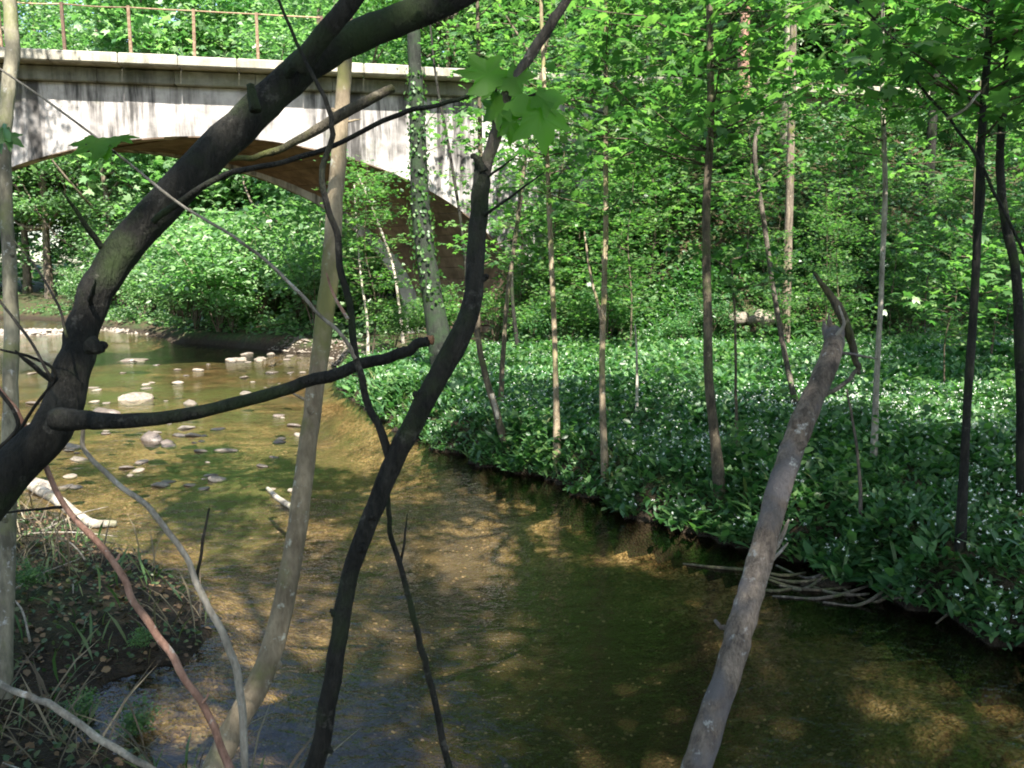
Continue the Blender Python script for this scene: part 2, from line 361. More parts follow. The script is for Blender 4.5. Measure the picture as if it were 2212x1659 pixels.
def mat_concrete(name, base_lo, base_hi, stain=0.6, streak=True, moss=0.2):
    m, nt, nd, ln = newmat(name)
    g = nd.new("ShaderNodeNewGeometry"); co = g.outputs["Position"]
    n1 = noise(nd, ln, co, 3.0, 6, 0.65); n2 = noise(nd, ln, co, 2.6, 5, 0.7, (1.0, 1.0, 0.09)); n3 = noise(nd, ln, co, 0.5, 4, 0.6); n5 = noise(nd, ln, co, 30, 4, 0.6)
    rp = ramp(nd, [(0.3, base_lo), (0.7, base_hi)]); ln.new(n1.outputs[0], rp.inputs[0]); col = rp.outputs[0]
    if streak:
        r2 = ramp(nd, [(0.44, (1, 1, 1)), (0.58, (1 - stain,) * 3)]); ln.new(n2.outputs[0], r2.inputs[0])
        r3 = ramp(nd, [(0.36, (0.12, 0.12, 0.12)), (0.5, (1, 1, 1))]); ln.new(n3.outputs[0], r3.inputs[0])
        st = mixc(nd, ln, r3.outputs[0], (1, 1, 1), r2.outputs[0])
        col = mixc(nd, ln, 1.0, col, st, 'MULTIPLY')
    n4 = noise(nd, ln, co, 1.3, 5, 0.7); r4 = ramp(nd, [(0.66 - 0.2 * moss, (0, 0, 0)), (0.82 - 0.2 * moss, (.75, .75, .75))]); ln.new(n4.outputs[0], r4.inputs[0])
    col = mixc(nd, ln, r4.outputs[0], col, (.10, .105, .06))
    oi = nd.new("ShaderNodeObjectInfo"); hsv = nd.new("ShaderNodeHueSaturation")
    mr = nd.new("ShaderNodeMapRange"); mr.inputs[3].default_value = 0.85; mr.inputs[4].default_value = 1.15
    ln.new(oi.outputs["Random"], mr.inputs[0]); ln.new(mr.outputs[0], hsv.inputs["Value"]); ln.new(col, hsv.inputs["Color"])
    pb = nd.new("ShaderNodeBsdfPrincipled"); ln.new(hsv.outputs[0], pb.inputs["Base Color"]); pb.inputs["Roughness"].default_value = 0.9
    pb.inputs["Specular IOR Level"].default_value = 0.2
    bp = nd.new("ShaderNodeBump"); bp.inputs["Strength"].default_value = 0.5; bp.inputs["Distance"].default_value = 0.015
    ln.new(n5.outputs[0], bp.inputs["Height"]); ln.new(bp.outputs[0], pb.inputs["Normal"])
    out = nd.new("ShaderNodeOutputMaterial"); ln.new(pb.outputs[0], out.inputs[0])
    return m
M['spandrel'] = mat_concrete('spandrel_concrete', (.27, .25, .235), (.46, .435, .42), 0.84, True, 0.25)
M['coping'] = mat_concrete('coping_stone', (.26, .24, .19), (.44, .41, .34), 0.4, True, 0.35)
M['cornice'] = mat_concrete('shade_toned_cornice', (.13, .125, .10), (.26, .25, .20), 0.5, True, 0.6)  # darker than the coping: weathering plus the overhang's shade put into the colour
M['barrel'] = mat_concrete('barrel_lining', (.11, .075, .052), (.21, .148, .105), 0.4, True, 0.0)

# ------------------------------------------------------------------ terrain shape
BANK_FAR = [(14, -3), (9, 0.6), (6, 2.0), (4, 2.95), (2.9, 3.55), (2.4, 3.9), (2.0, 4.45), (1.66, 5.0), (1.2, 5.75), (.7, 6.5), (.15, 7.35), (-.49, 8.3), (-1.05, 9.6),
            (-1.9, 11.5), (-2.7, 13.4), (-3.2, 15.0), (-3.6, 17.0), (-3.9, 19.4), (-4.6, 21.2), (-6.4, 22.8), (-9.2, 25.2), (-12.5, 29.5), (-16, 34), (-26, 45), (-62, 64)]
BANK_NEAR = [(-64, 52), (-30, 35), (-20, 27.5), (-15, 22), (-12.7, 18), (-11.2, 14), (-9, 10.6), (-6, 8.1), (-4.1, 6.75), (-2.9, 5.7), (-1.9, 4.75), (-1.5, 4.1), (-1.45, 3.75),
             (-1.75, 3.5), (-1.72, 3.15), (-1.35, 2.95), (-1.0, 2.78), (-.5, 2.5), (.3, 2.2), (1.5, 1.85), (3, 1.1), (6, -.9), (13, -6)]
def poly():
    a = catmull(np.array(BANK_FAR, float), 9); b = catmull(np.array(BANK_NEAR, float), 4)
    gr = np.random.default_rng(3); w = gr.standard_normal((len(a), 2)); w = (w + np.roll(w, 1, 0) + np.roll(w, -1, 0)) / 3
    a = a + w * np.where(a[:, 1] < 24, 0.16, 0.4)[:, None]
    return a, b
PA, PB = poly()
POLY = np.vstack([PA, PB])

def dist_line(x, y, line):
    best = np.full(x.shape, 1e9)
    for i in range(len(line) - 1):
        ax, ay = line[i]; bx, by = line[i + 1]
        dx, dy = bx - ax, by - ay; L2 = dx * dx + dy * dy + 1e-12
        t = np.clip(((x - ax) * dx + (y - ay) * dy) / L2, 0, 1)
        best = np.minimum(best, (x - ax - t * dx) ** 2 + (y - ay - t * dy) ** 2)
    return np.sqrt(best)
def inside(x, y):
    c = np.zeros(x.shape, bool); n = len(POLY); j = n - 1
    for i in range(n):
        xi, yi = POLY[i]; xj, yj = POLY[j]
        cond = ((yi > y) != (yj > y)) & (x < (xj - xi) * (y - yi) / (yj - yi + 1e-12) + xi)
        c ^= cond; j = i
    return c
def sstep(a, b, x):
    t = np.clip((x - a) / (b - a), 0, 1); return t * t * (3 - 2 * t)
def vnoise(x, y, s, seed=0):
    """cheap smooth value noise"""
    x = x / s + 37.1 * seed; y = y / s + 17.7 * seed
    xi, yi = np.floor(x), np.floor(y); fx, fy = x - xi, y - yi
    fx = fx * fx * (3 - 2 * fx); fy = fy * fy * (3 - 2 * fy)
    h = lambda a, b: np.modf(np.abs(np.sin(a * 127.1 + b * 311.7 + seed) * 43758.5453))[0]
    return (h(xi, yi) * (1 - fx) + h(xi + 1, yi) * fx) * (1 - fy) + (h(xi, yi + 1) * (1 - fx) + h(xi + 1, yi + 1) * fx) * fy - 0.5

# bridge frame: s runs along the parapet, n goes through the bridge away from the camera
BA = R(10.0); BC = np.array([-6.5, 18.9]); BU = np.array([math.cos(BA), math.sin(BA)]); BN = np.array([-math.sin(BA), math.cos(BA)])
BW = 2.6; SKEW = -2.85; ARCH_A, ARCH_R, ARCH_Z = 7.1, 4.23, 0.70; DECK = 6.0
def bpt(s, n, z):
    q = BC + BU * s + BN * n
    return np.array([q[0], q[1], z])
def to_bridge(x, y):
    dx, dy = x - BC[0], y - BC[1]
    return dx * BU[0] + dy * BU[1], dx * BN[0] + dy * BN[1]

def ground_parts(x, y):
    x = np.asarray(x, float); y = np.asarray(y, float)
    df = dist_line(x, y, PA); dn = dist_line(x, y, PB); ins = inside(x, y)
    return df, dn, ins
def H(x, y, full=False):
    x = np.atleast_1d(np.asarray(x, float)); y = np.atleast_1d(np.asarray(y, float))
    df, dn, ins = ground_parts(x, y); d = np.minimum(df, dn)
    bed = -np.minimum(0.30, 0.05 + 0.45 * d) + 0.07 * vnoise(x, y, 0.9, 1) + 0.03 * vnoise(x, y, 0.25, 2)
    bed = bed - 0.22 * sstep(0.3, 1.1, d) * sstep(8.0, 5.0, y + 0.0 * x) * sstep(-1.8, 0.2, x)
    bed = bed - 0.16 * sstep(0.6, 0.05, df) * sstep(10.0, 7.5, y) * (df < dn)
    bed = np.minimum(bed, -0.02)
    sh = 0.42 * np.exp(-(((x + 18.0) / 3.6) ** 2 + ((y - 31.5) / 2.2) ** 2)); bed = np.where(sh > .02, np.minimum(np.maximum(bed, bed + sh), 0.10), bed)  # bed raised to carry the pebbles that stand in for water glare
    far = df < dn
    hf = 0.02 + 0.30 * sstep(0, 0.35, d) + 0.16 * sstep(0.2, 2.0, d) + 0.03 * np.minimum(d, 25) 
    hn = 0.015 + 0.10 * sstep(0, 0.5, d) + 0.16 * sstep(0.4, 1.6, d) + 0.04 * np.minimum(d, 20)
    # low gravel and mud spit in front of the leaning trees
    z = np.where(far, hf, hn)
    z = z + (0.10 * vnoise(x, y, 1.6, 3) + 0.05 * vnoise(x, y, 0.5, 4)) * sstep(0.1, 1.0, d)
    s, n = to_bridge(x, y)
    top = DECK - 0.15
    prof = sstep(-6.0, -0.2, n) * (n < 1.2) + (n >= 1.2) * (1 - 0.55 * sstep(2.4, 9.0, n))
    prof = np.where((n >= 1.2) & (s < 0), 1 - sstep(2.3, 5.5, n), prof)
    lin = np.clip((n + 5.6) / 5.4, 0, 1); prof = np.where(n < 1.2, 0.35 * prof + 0.65 * lin, prof)
    side = np.maximum(sstep(6.9, 10.8, s), sstep(-7.2, -11.0, s) if False else 1 - sstep(-11.5, -8.5, s))
    emb = top * prof * side
    z = np.where(ins, bed, np.maximum(z, z * (1 - prof * side) + emb))
    z = z + np.where(ins, 0, 0.035 * np.maximum(y - 34, 0) * sstep(0, 6, d))
    z = np.where(ins, bed, np.maximum(z, 0.012))
    return z
def h1(x, y): return float(H(x, y)[0])
def on_ground(px, py, t0=2.0, t1=60.0):
    r = ray(px, py); ts = np.linspace(t0, t1, 1600)
    p = np.array([0, 0, CAM_H]) + r[None] * ts[:, None]
    hit = np.where(p[:, 2] <= np.maximum(H(p[:, 0], p[:, 1]), 0))[0]
    i = hit[0] if len(hit) else len(ts) - 1
    q = p[i]; return np.array([q[0], q[1], h1(q[0], q[1])]), ts[i]

def axis_samples(parts):
    out = []
    for a, b, st in parts: out.append(np.arange(a, b, st))
    out.append([parts[-1][1]])
    return np.unique(np.concatenate(out))
gx = axis_samples([(-220, -70, 12), (-70, -30, 2.0), (-30, -14, 0.6), (-14, -6, 0.22), (-6, 5, 0.09), (5, 14, 0.25), (14, 30, 0.8), (30, 70, 3), (70, 220, 12)])
gy = axis_samples([(-120, -20, 10), (-20, -2, 1.0), (-2, 2, 0.25), (2, 11, 0.09), (11, 27, 0.18), (27, 48, 0.5), (48, 90, 2), (90, 260, 12)])
GX, GY = np.meshgrid(gx, gy); GZ = H(GX.ravel(), GY.ravel()).reshape(GX.shape)
nxg, nyg = len(gx), len(gy)
gv = np.stack([GX.ravel(), GY.ravel(), GZ.ravel()], 1)
ii = (np.arange(nyg - 1)[:, None] * nxg + np.arange(nxg - 1)[None]).ravel()
gq = np.stack([ii, ii + 1, ii + nxg + 1, ii + nxg], 1)
ground = link("ground", mesh_from("ground", gv, gq, M['ground'])); tag(ground, "woodland floor and stream bed under the trees", kind="structure")

def clear_ground(x, y):
    return H(x, y)

# water sheet: follows the stream, a little wider than its banks
wv, wq = [], []
nA = 120
def resample(line, n):
    L = np.concatenate([[0], np.cumsum(np.linalg.norm(np.diff(line, axis=0), axis=1))])
    t = np.linspace(0, L[-1], n); return np.stack([np.interp(t, L, line[:, 0]), np.interp(t, L, line[:, 1])], 1)
wx = np.arange(-64, 15.1, 1.0); wy = np.arange(-6, 66.1, 1.0)
WX, WY = np.meshgrid(wx, wy)
wv = np.stack([WX.ravel(), WY.ravel(), np.zeros(WX.size)], 1)
ii = (np.arange(len(wy) - 1)[:, None] * len(wx) + np.arange(len(wx) - 1)[None]).ravel()
wq = np.stack([ii, ii + 1, ii + len(wx) + 1, ii + len(wx)], 1)
cx, cy = wv[wq].mean(1)[:, 0], wv[wq].mean(1)[:, 1]
df, dn, ins = ground_parts(cx, cy)
keep = ins | (np.minimum(df, dn) < 1.3)
water = link("water", mesh_from("water", wv, wq[keep], M['water'])); tag(water, "shallow clear stream running over golden gravel under the bridge", kind="structure")

# ------------------------------------------------------------------ bridge
def arch_z(s):
    q = np.clip(1 - (s / ARCH_A) ** 2, 0, 1); return ARCH_Z + ARCH_R * np.sqrt(q)
bridge = empty("arch_bridge", tuple(bpt(0, 0, 0)), "old single arch bridge with streaked pale concrete face over the stream", "bridge")
S0, S1 = -17.0, 18.0
def spandrel(n, ds, thick, name):
    th = np.linspace(np.pi, 0, 61); sa = ARCH_A * np.cos(th); za = ARCH_Z + ARCH_R * np.sin(th)
    s_all = np.concatenate([[S0 - ds if False else S0, -ARCH_A - 0.001 + ds], sa + ds, [ARCH_A + 0.001 + ds, S1]])
    z_all = np.concatenate([[-0.6, -0.6], za, [-0.6, -0.6]])
    m = len(s_all); v = []
    for nn in (n, n + thick):
        sh = 0 if nn == n else ds * 0
        for s, z in zip(s_all, z_all): v.append(bpt(s + sh, nn, z))
        for s, z in zip(s_all, z_all): v.append(bpt(s + sh, nn, DECK - 0.06))
    v = np.array(v); q = []
    for i in range(m - 1):
        q += [(i, i + 1, m + i + 1, m + i), (2 * m + i + 1, 2 * m + i, 3 * m + i, 3 * m + i + 1), (m + i, m + i + 1, 3 * m + i + 1, 3 * m + i), (i + 1, i, 2 * m + i, 2 * m + i + 1)]
    q += [(0, m, 3 * m, 2 * m), (m - 1, 3 * m - 1, 4 * m - 1, 2 * m - 1)]
    return part(name, v, np.array(q), M['spandrel'], bridge, flat=True)
spandrel(0.0, 0.0, 0.38, "spandrel_wall"); spandrel(BW - 0.38, SKEW, 0.38, "spandrel_wall")
# deck slab between the walls
def box_b(s0, s1, n0, n1, z0, z1, bev=0.0):
    v = np.array([bpt(s, n, z) for z in (z0, z1) for n in (n0, n1) for s in (s0, s1)])
    q = np.array([(0, 2, 3, 1), (4, 5, 7, 6), (0, 1, 5, 4), (2, 6, 7, 3), (0, 4, 6, 2), (1, 3, 7, 5)])
    return v, q
v, q = box_b(S0, S1, 0.39, BW - 0.39, 5.3, 5.9); part("deck_slab", v, q, M['coping'], bridge, flat=True)
# barrel: boards running through the skewed vault
barrel = None
NB = 46
th = np.linspace(np.pi * 0.995, 0.005 * np.pi, NB + 1)
for i in range(NB):
    g0, g1 = th[i] - 0.0016, th[i + 1] + 0.0016
    jut = random.uniform(-0.012, 0.02); vv = []
    for rr in (0.012 + jut, -0.16):
        for n0 in (0.003, BW - 0.003):
            f = n0 / BW * SKEW
            for g in (g0, g1):
                vv.append(bpt((ARCH_A - rr) * math.cos(g) + f, n0, ARCH_Z + (ARCH_R - rr) * math.sin(g)))
    q = np.array([(0, 2, 3, 1), (4, 5, 7, 6), (0, 1, 5, 4), (2, 6, 7, 3), (0, 4, 6, 2), (1, 3, 7, 5)])
    part("lining_board", np.array(vv), q, M['barrel'], bridge, flat=True)
# footings of the vault
for sg in (-1, 1):
    vv = []
    for rr in (0.0, -0.5):
        for n0 in (0.003, BW - 0.003):
            f = n0 / BW * SKEW
            for z in (-0.6, ARCH_Z + 0.05): vv.append(bpt(sg * (ARCH_A - rr - 0.0) + f, n0, z))
    q = np.array([(0, 2, 3, 1), (4, 5, 7, 6), (0, 1, 5, 4), (2, 6, 7, 3), (0, 4, 6, 2), (1, 3, 7, 5)])
    part("footing", np.array(vv), q, M['barrel'], bridge, flat=True)
# cornice in two courses of blocks, on both sides
def bevel_block(s0, s1, n0, n1, z0, z1, b=0.025):
    v = []
    j = [random.uniform(-0.012, 0.012) for _ in range(4)]
    for z, e in ((z0, b), (z0 + b, 0), (z1 - b, 0), (z1, b)):
        for (s, n) in ((s0 + e, n0 + e + j[0]), (s1 - e, n0 + e + j[1]), (s1 - e, n1 - e), (s0 + e, n1 - e)):
            v.append(bpt(s, n, z + (j[2] if z > z0 + b + 0.01 else 0)))
    q = [(3, 2, 1, 0), (12, 13, 14, 15)]
    for k in range(3):
        for a in range(4): q.append((k * 4 + a, k * 4 + (a + 1) % 4, k * 4 + 4 + (a + 1) % 4, k * 4 + 4 + a))
    return np.array(v), np.array(q)
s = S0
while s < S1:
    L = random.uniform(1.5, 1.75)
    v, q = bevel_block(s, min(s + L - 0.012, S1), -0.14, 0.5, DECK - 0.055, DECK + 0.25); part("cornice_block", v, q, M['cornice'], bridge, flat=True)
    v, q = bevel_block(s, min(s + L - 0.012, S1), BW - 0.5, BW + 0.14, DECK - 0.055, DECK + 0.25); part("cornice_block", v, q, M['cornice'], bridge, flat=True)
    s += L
s = S0
while s < S1:
    L = random.uniform(1.15, 1.4)
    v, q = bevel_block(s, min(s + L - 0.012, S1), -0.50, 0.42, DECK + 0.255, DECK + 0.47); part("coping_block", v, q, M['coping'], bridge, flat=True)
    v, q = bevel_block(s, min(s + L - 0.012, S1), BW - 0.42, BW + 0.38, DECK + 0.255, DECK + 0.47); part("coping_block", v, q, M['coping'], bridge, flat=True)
    s += L
# rusty railing
def s_at(px):
    t = (px - W0 / 2) / FPX / cp
    t = (px - W0 / 2) / FPX / (cp + 0.36 * sp_)
    return (t * BC[1] - BC[0]) / (BU[0] - t * BU[1])
zr = DECK + 0.46
def railing(n_off, posts, label, mats):
    rail = empty("railing", tuple(bpt(s_at(300), n_off, zr)), label, "railing", None)
    for k, s in enumerate(posts):
        w = 0.03; h = 1.12
        v, q = box_b(s - w, s + w, n_off - w, n_off + w, zr - 0.02, zr + h)
        ln_ = random.uniform(-0.03, 0.03); v = v + np.where(v[:, 2:3] > zr + 0.5, 1, 0) * np.array([ln_, ln_ * .3, 0])
        part("post", v, q, mats[k % len(mats)], rail, flat=True)
    for k in range(len(posts) - 1):
        a, b = bpt(posts[k], n_off, zr + 1.09), bpt(posts[k + 1], n_off, zr + 1.09)
        mid = (a + b) / 2 + np.array([0, 0, random.uniform(-0.03, 0.01)])
        v, t = tube(np.array([[*a, .014], [*mid, .014], [*b, .014]]), 6, 3, 0.05, k); part("top_rail", v, t, mats[(k * 2 + 1) % len(mats)], rail)
posts = [s_at(x) for x in (-140, 3, 140, 283, 420, 558, 697)]
railing(0.12, posts, "rusty iron railing along the near parapet of the arch bridge", [M['rust'], M['rust'], M['iron'], M['rust']])

# ------------------------------------------------------------------ trees: builders
def px_path(pts, d0, d1=None, k=1.0):
    """pixel path with radius in pixels -> world path with radius; depth runs from d0 to d1"""
    n = len(pts); out = []
    for i, q in enumerate(pts):
        d = d0 if d1 is None else d0 + (d1 - d0) * i / max(n - 1, 1)
        if len(q) > 3: d = q[3]
        p = P(q[0], q[1], d); out.append([*p, pix_r(q[2] * k, d)])
    return np.array(out)
def root_down(path, flare=1.25, dx=0.0, dy=0.0):
    """extend the first point of a path down to the ground"""
    p = path[0]; x, y = p[0] + dx, p[1] + dy; z = h1(x, y)
    mid = np.array([[p[0] + dx * .6, p[1] + dy * .6, (p[2] * 0.45 + z * 0.55), p[3] * 1.05]])
    base = np.array([[x, y, z - 0.06, p[3] * flare]])
    return np.vstack([base, mid, path]) if p[2] - z > 0.25 else np.vstack([base, path])

def spray(stem, z0, z1, nb, length, lsize, per, seed, tmpl=T_MAPLE, droop=0.0, up=0.25, tilt=0.38, mat=('leaf_maple', 'bark_brown')):
    """side shoots with layered leaves along a stem path (K,4): returns verts, tris, material index"""
    g = np.random.default_rng(seed); c = catmull(stem, 6); c = c[np.argsort(c[:, 2])]
    ch = []; pos_all = []; siz = []
    for b in range(nb):
        z = g.uniform(z0, z1); i = int(np.clip(np.searchsorted(c[:, 2], z), 0, len(c) - 1)); p = c[i, :3]
        a = g.uniform(0, 2 * np.pi); L = length * g.uniform(0.45, 1.1)
        d = np.array([math.cos(a), math.sin(a), up + 0.15 * g.standard_normal()])
        k = 4; pts = [[*p, 0.007]]
        for j in range(1, k + 1):
            f = j / k; q = p + d * L * f + np.array([0, 0, -droop * L * f * f]) + g.standard_normal(3) * 0.05 * L * f
            pts.append([*q, 0.006 * (1 - f) + 0.0018])
        v, t = tube(np.array(pts), 4, 1, 0.0, b); ch.append((v, t, 1))
        pts = np.array(pts)[:, :3]
        f = np.sqrt(g.uniform(0.06, 1, per)); idx = f * k; lo = np.minimum(idx.astype(int), k - 1)
        q = pts[lo] + (pts[lo + 1] - pts[lo]) * (idx - lo)[:, None]
        off = g.standard_normal((per, 3)) * np.array([1, 1, 0.28]) * (0.16 + 0.22 * L * (1 - 0.4 * f))[:, None] * 0.75
        pos_all.append(q + off); siz.append(lsize * g.uniform(0.55, 1.15, per))
    v, t = flat_leaves(np.vstack(pos_all), np.concatenate(siz), tmpl, tilt, g); ch.append((v, t, 0))
    return join(ch)

def crown_cloud(seed, ncl, per, rad, csize, lsize, tmpl=T_DIA, tilt=0.6, limbs=True, shell=0.35):
    """crown of leaf clumps around the origin, with limbs reaching into it"""
    g = np.random.default_rng(seed); rad = np.array(rad)
    u = norm(g.standard_normal((ncl, 3))); rr = (shell + (1 - shell) * g.uniform(0, 1, ncl)) ** 0.6
    cen = u * rr[:, None] * rad * (0.85 + 0.3 * g.uniform(0, 1, (ncl, 1)))
    ch = []
    if limbs:
        for k in range(0, ncl, max(1, ncl // 14)):
            e = cen[k]; s = np.array([0, 0, -rad[2] * 0.9 + g.uniform(0, 1) * rad[2] * 0.9]); s[2] = min(s[2], e[2] - 0.1 * rad[2]) if e[2] > -rad[2] * .8 else s[2]
            m = (s + e) / 2 + g.standard_normal(3) * 0.15 * rad[0]
            v, t = tube(np.array([[*s, .07], [*m, .045], [*e, .015]]), 5, 3, 0.05, k); ch.append((v, t, 1))
    pos = (cen[:, None, :] + g.standard_normal((ncl, per, 3)) * np.array([1, 1, 0.5]) * csize * g.uniform(0.6, 1.3, (ncl, 1, 1))).reshape(-1, 3)
    v, t = flat_leaves(pos, lsize * g.uniform(0.6, 1.2, len(pos)), tmpl, tilt, g); ch.append((v, t, 0))
    return join(ch)

def crown_mesh(name, data, leafmat, barkmat):
    v, t, mi = data; return mesh_from(name, v, t, [M[leafmat], M[barkmat]], mi)

# ------------------------------------------------------------------ foreground trees and stems (near bank)
D1 = 1.75
t1 = px_path([(-360, 1560, 60), (-150, 1240, 56), (0, 1045, 54), (110, 925, 52), (158, 800, 45), (188, 685, 42), (262, 545, 46), (390, 405, 47), (540, 252, 46), (670, 135, 44), (830, 55, 41), (1000, -15, 37), (1250, -170, 32), (1650, -520, 22), (1900, -1000, 12)], D1, 2.3, k=0.82)
base1 = root_down(t1, 1.3, -0.12, -0.15)
tr1 = empty("leaning_tree", tuple(base1[0, :3]), "thick dark mossy trunk arching over the water with a long broken side limb", "tree")
v, t = tube(base1, 18, 8, 0.05, 1); part("trunk", v, t, M['bark_dark'], tr1)
v, t = tube(px_path([(120, 905, 30), (180, 908, 25), (260, 909, 20), (400, 896, 17), (600, 846, 16), (760, 796, 15), (860, 765, 14), (925, 738, 13)], D1 - .02, 1.6, k=0.85), 12, 6, 0.06, 2); limb_ = part("broken_limb", v, t, M['bark_dark'], tr1)
v, t = tube(px_path([(918, 741, 12), (935, 734, 11)], 1.605, k=0.9), 10, 2, 0.1, 3); o = part("broken_end", v, t, M['wood_red'], tr1, parent=limb_); o["label"] = "reddish snapped end of the limb"
v, t = tube(px_path([(640, 150, 26), (690, 85, 24), (755, 5, 24), (850, -130, 20), (930, -300, 14)], 1.98, 1.9, k=0.9), 12, 6, 0.05, 4); part("fork", v, t, M['bark_dark'], tr1)
v, t = tube(px_path([(552, 240, 14), (545, 205, 12), (541, 182, 9)], 1.93, k=0.9), 8, 3, 0.08, 5); part("stub", v, t, M['bark_dark'], tr1)
v, t = tube(px_path([(195, 745, 24), (215, 750, 18), (226, 746, 9)], D1 + .03, k=0.9), 8, 3, 0.08, 6); part("knot", v, t, M['bark_dark'], tr1)
v, t = tube(px_path([(330, 480, 8), (400, 428, 8), (490, 376, 7), (600, 350, 6.5), (720, 316, 6), (850, 250, 6), (930, 230, 5.5), (1000, 212, 5), (1045, 190, 4)], 1.78, 1.7, k=0.9), 8, 6, 0.06, 7); part("twig", v, t, M['bark_dark'], tr1)

D2 = 1.55
t2 = px_path([(650, 1740, 29), (690, 1620, 29), (725, 1420, 27), (755, 1250, 27), (800, 1120, 28), (850, 1000, 31), (905, 888, 33), (985, 745, 34), (1020, 650, 30), (1030, 520, 28), (1040, 400, 27), (1040, 345, 20)], D2, 1.6, k=0.7)
base2 = root_down(t2, 1.3, -0.04, -0.05)
tr2 = empty("broken_sapling", tuple(base2[0, :3]), "slim near-black bent stem with a snapped top and a grey dead shoot", "sapling")
v, t = tube(base2, 16, 8, 0.05, 8); part("trunk", v, t, M['bark_dark'], tr2)
v, t = tube(px_path([(1035, 420, 16), (1062, 320, 20), (1092, 225, 19), (1150, 115, 17), (1225, 0, 15), (1300, -120, 13), (1380, -300, 9)], 1.6, 1.55, k=0.7), 12, 6, 0.08, 9); part("dead_shoot", v, t, M['bark_grey'], tr2)
v, t = tube(px_path([(1045, 372, 16), (1030, 345, 12), (1018, 338, 7)], 1.585, k=0.7), 8, 3, 0.15, 10); part("snag", v, t, M['bark_dark'], tr2)
v, t = tube(px_path([(848, 1000, 14), (800, 880, 12), (770, 780, 11), (742, 600, 11), (725, 500, 10), (695, 395, 9.5), (714, 300, 9), (715, 250, 8), (690, 190, 6.5), (640, 90, 5.5), (600, -10, 4.5), (560, -150, 3)], 1.57, 1.5, k=0.7), 10, 6, 0.05, 11); part("side_stem", v, t, M['bark_dark'], tr2)
v, t = tube(px_path([(768, 775, 7), (740, 725, 6), (690, 680, 5.5), (620, 605, 5.5), (520, 520, 5), (400, 448, 4.5), (250, 330, 4), (120, 232, 3.5), (0, 150, 3), (-120, 80, 2.5)], 1.55, 1.4, k=0.7), 8, 6, 0.05, 12); part("twig", v, t, M['bark_ash'], tr2)
v, t = tube(px_path([(752, 690, 6), (722, 640, 5), (705, 590, 3)], 1.55, k=0.7), 6, 4, 0.05, 13); part("twig", v, t, M['bark_red'], tr2)

t3 = px_path([(430, 1730, 37), (485, 1612, 36), (545, 1500, 35), (590, 1395, 33), (630, 1220, 30), (655, 1040, 28), (680, 850, 26), (700, 700, 27), (715, 560, 26), (725, 420, 24), (735, 280, 22), (745, 150, 21), (748, 0, 20), (755, -250, 16), (770, -700, 9)], 2.55, 3.1, k=0.74)
base3 = root_down(t3, 1.2, -0.08, -0.02)
tr3 = empty("pale_tree", tuple(base3[0, :3]), "slender pale smooth trunk leaning out over the water with a mossy snapped limb", "tree")
v, t = tube(base3, 16, 8, 0.03, 14); part("trunk", v, t, M['bark_pale'], tr3)
v, t = tube(px_path([(490, 345, 7), (560, 336, 9), (640, 305, 12), (735, 250, 16), (800, 215, 15), (850, 190, 12)], 2.72, 2.74, k=0.74), 10, 6, 0.1, 15); part("mossy_limb", v, t, M['bark_moss'], tr3)

t4 = px_path([(8, 1470, 22), (15, 1250, 20), (20, 1000, 20), (24, 800, 19), (22, 600, 18), (14, 450, 16), (10, 300, 17), (18, 190, 18), (27, 100, 18), (20, 0, 17), (15, -150, 15), (5, -700, 9)], 3.4, 3.6, k=0.8)
base4 = root_down(t4, 1.3)
tr4 = empty("birch_tree", tuple(base4[0, :3]), "straight young birch with whitish bark and green stains on the low bank", "tree")
v, t = tube(base4, 14, 7, 0.06, 16); part("trunk", v, t, M['bark_birch'], tr4)

t5 = px_path([(1480, 1740, 44), (1510, 1640, 42), (1570, 1460, 39), (1610, 1320, 38), (1645, 1200, 36), (1690, 1030, 34), (1730, 920, 34), (1775, 820, 31), (1800, 752, 29), (1801, 728, 26), (1799, 716, 22)], 2.45, 3.0, k=0.75)
base5 = root_down(t5, 1.1, -0.05, -0.03)
tr5 = empty("dead_trunk", tuple(base5[0, :3]), "leaning dead trunk with peeling bark and a rotten broken top", "dead tree")
v, t = tube(base5, 18, 8, 0.06, 17); part("trunk", v, t, M['bark_dead'], tr5)
v, t = tube(px_path([(1758, 588, 4), (1782, 622, 9), (1818, 678, 15), (1838, 735, 12), (1850, 785, 9), (1856, 808, 6)], 3.0, k=0.75), 10, 6, 0.12, 18); part("mossy_limb", v, t, M['bark_moss'], tr5)
v, t = tube(px_path([(1850, 800, 6), (1830, 825, 6), (1800, 843, 7), (1770, 860, 8)], 3.0, 2.92, k=0.75), 8, 5, 0.08, 19); part("twig", v, t, M['bark_grey'], tr5)
v, t = tube(px_path([(1585, 1360, 10), (1562, 1357, 7), (1552, 1347, 6), (1544, 1340, 5)], 2.63, k=0.75), 8, 4, 0.05, 20); part("spur", v, t, M['bark_dead'], tr5)
for k, (sx, sy, ex, ey, w) in enumerate([(1785, 725, 1778, 690, 7), (1792, 722, 1790, 676, 6), (1812, 728, 1818, 706, 8)]):
    v, t = tube(px_path([(sx, sy, w * 1.4), ((sx + ex) / 2 + 2, (sy + ey) / 2, w), (ex, ey, .8)], 2.98 + .012 * (k % 3 - 1)), 5, 4, 0.15, 31 + k); part("splinter", v, t, M['bark_dead'], tr5)
for k, (a, b, c_) in enumerate([((1672, 1190, 5), (1692, 1150, 7), (1704, 1122, 3)), ((1662, 1220, 4), (1685, 1190, 5), (1702, 1172, 2)), ((1720, 960, 6), (1728, 985, 6), (1722, 1010, 2)), ((1805, 730, 6), (1822, 700, 5), (1812, 660, 2))]):
    v, t = tube(px_path([a, b, c_], 2.74 + 0.05 * k, k=0.75), 5, 4, 0.1, 21 + k); part("bark_flake", v, t, M['bark_ash'], tr5)

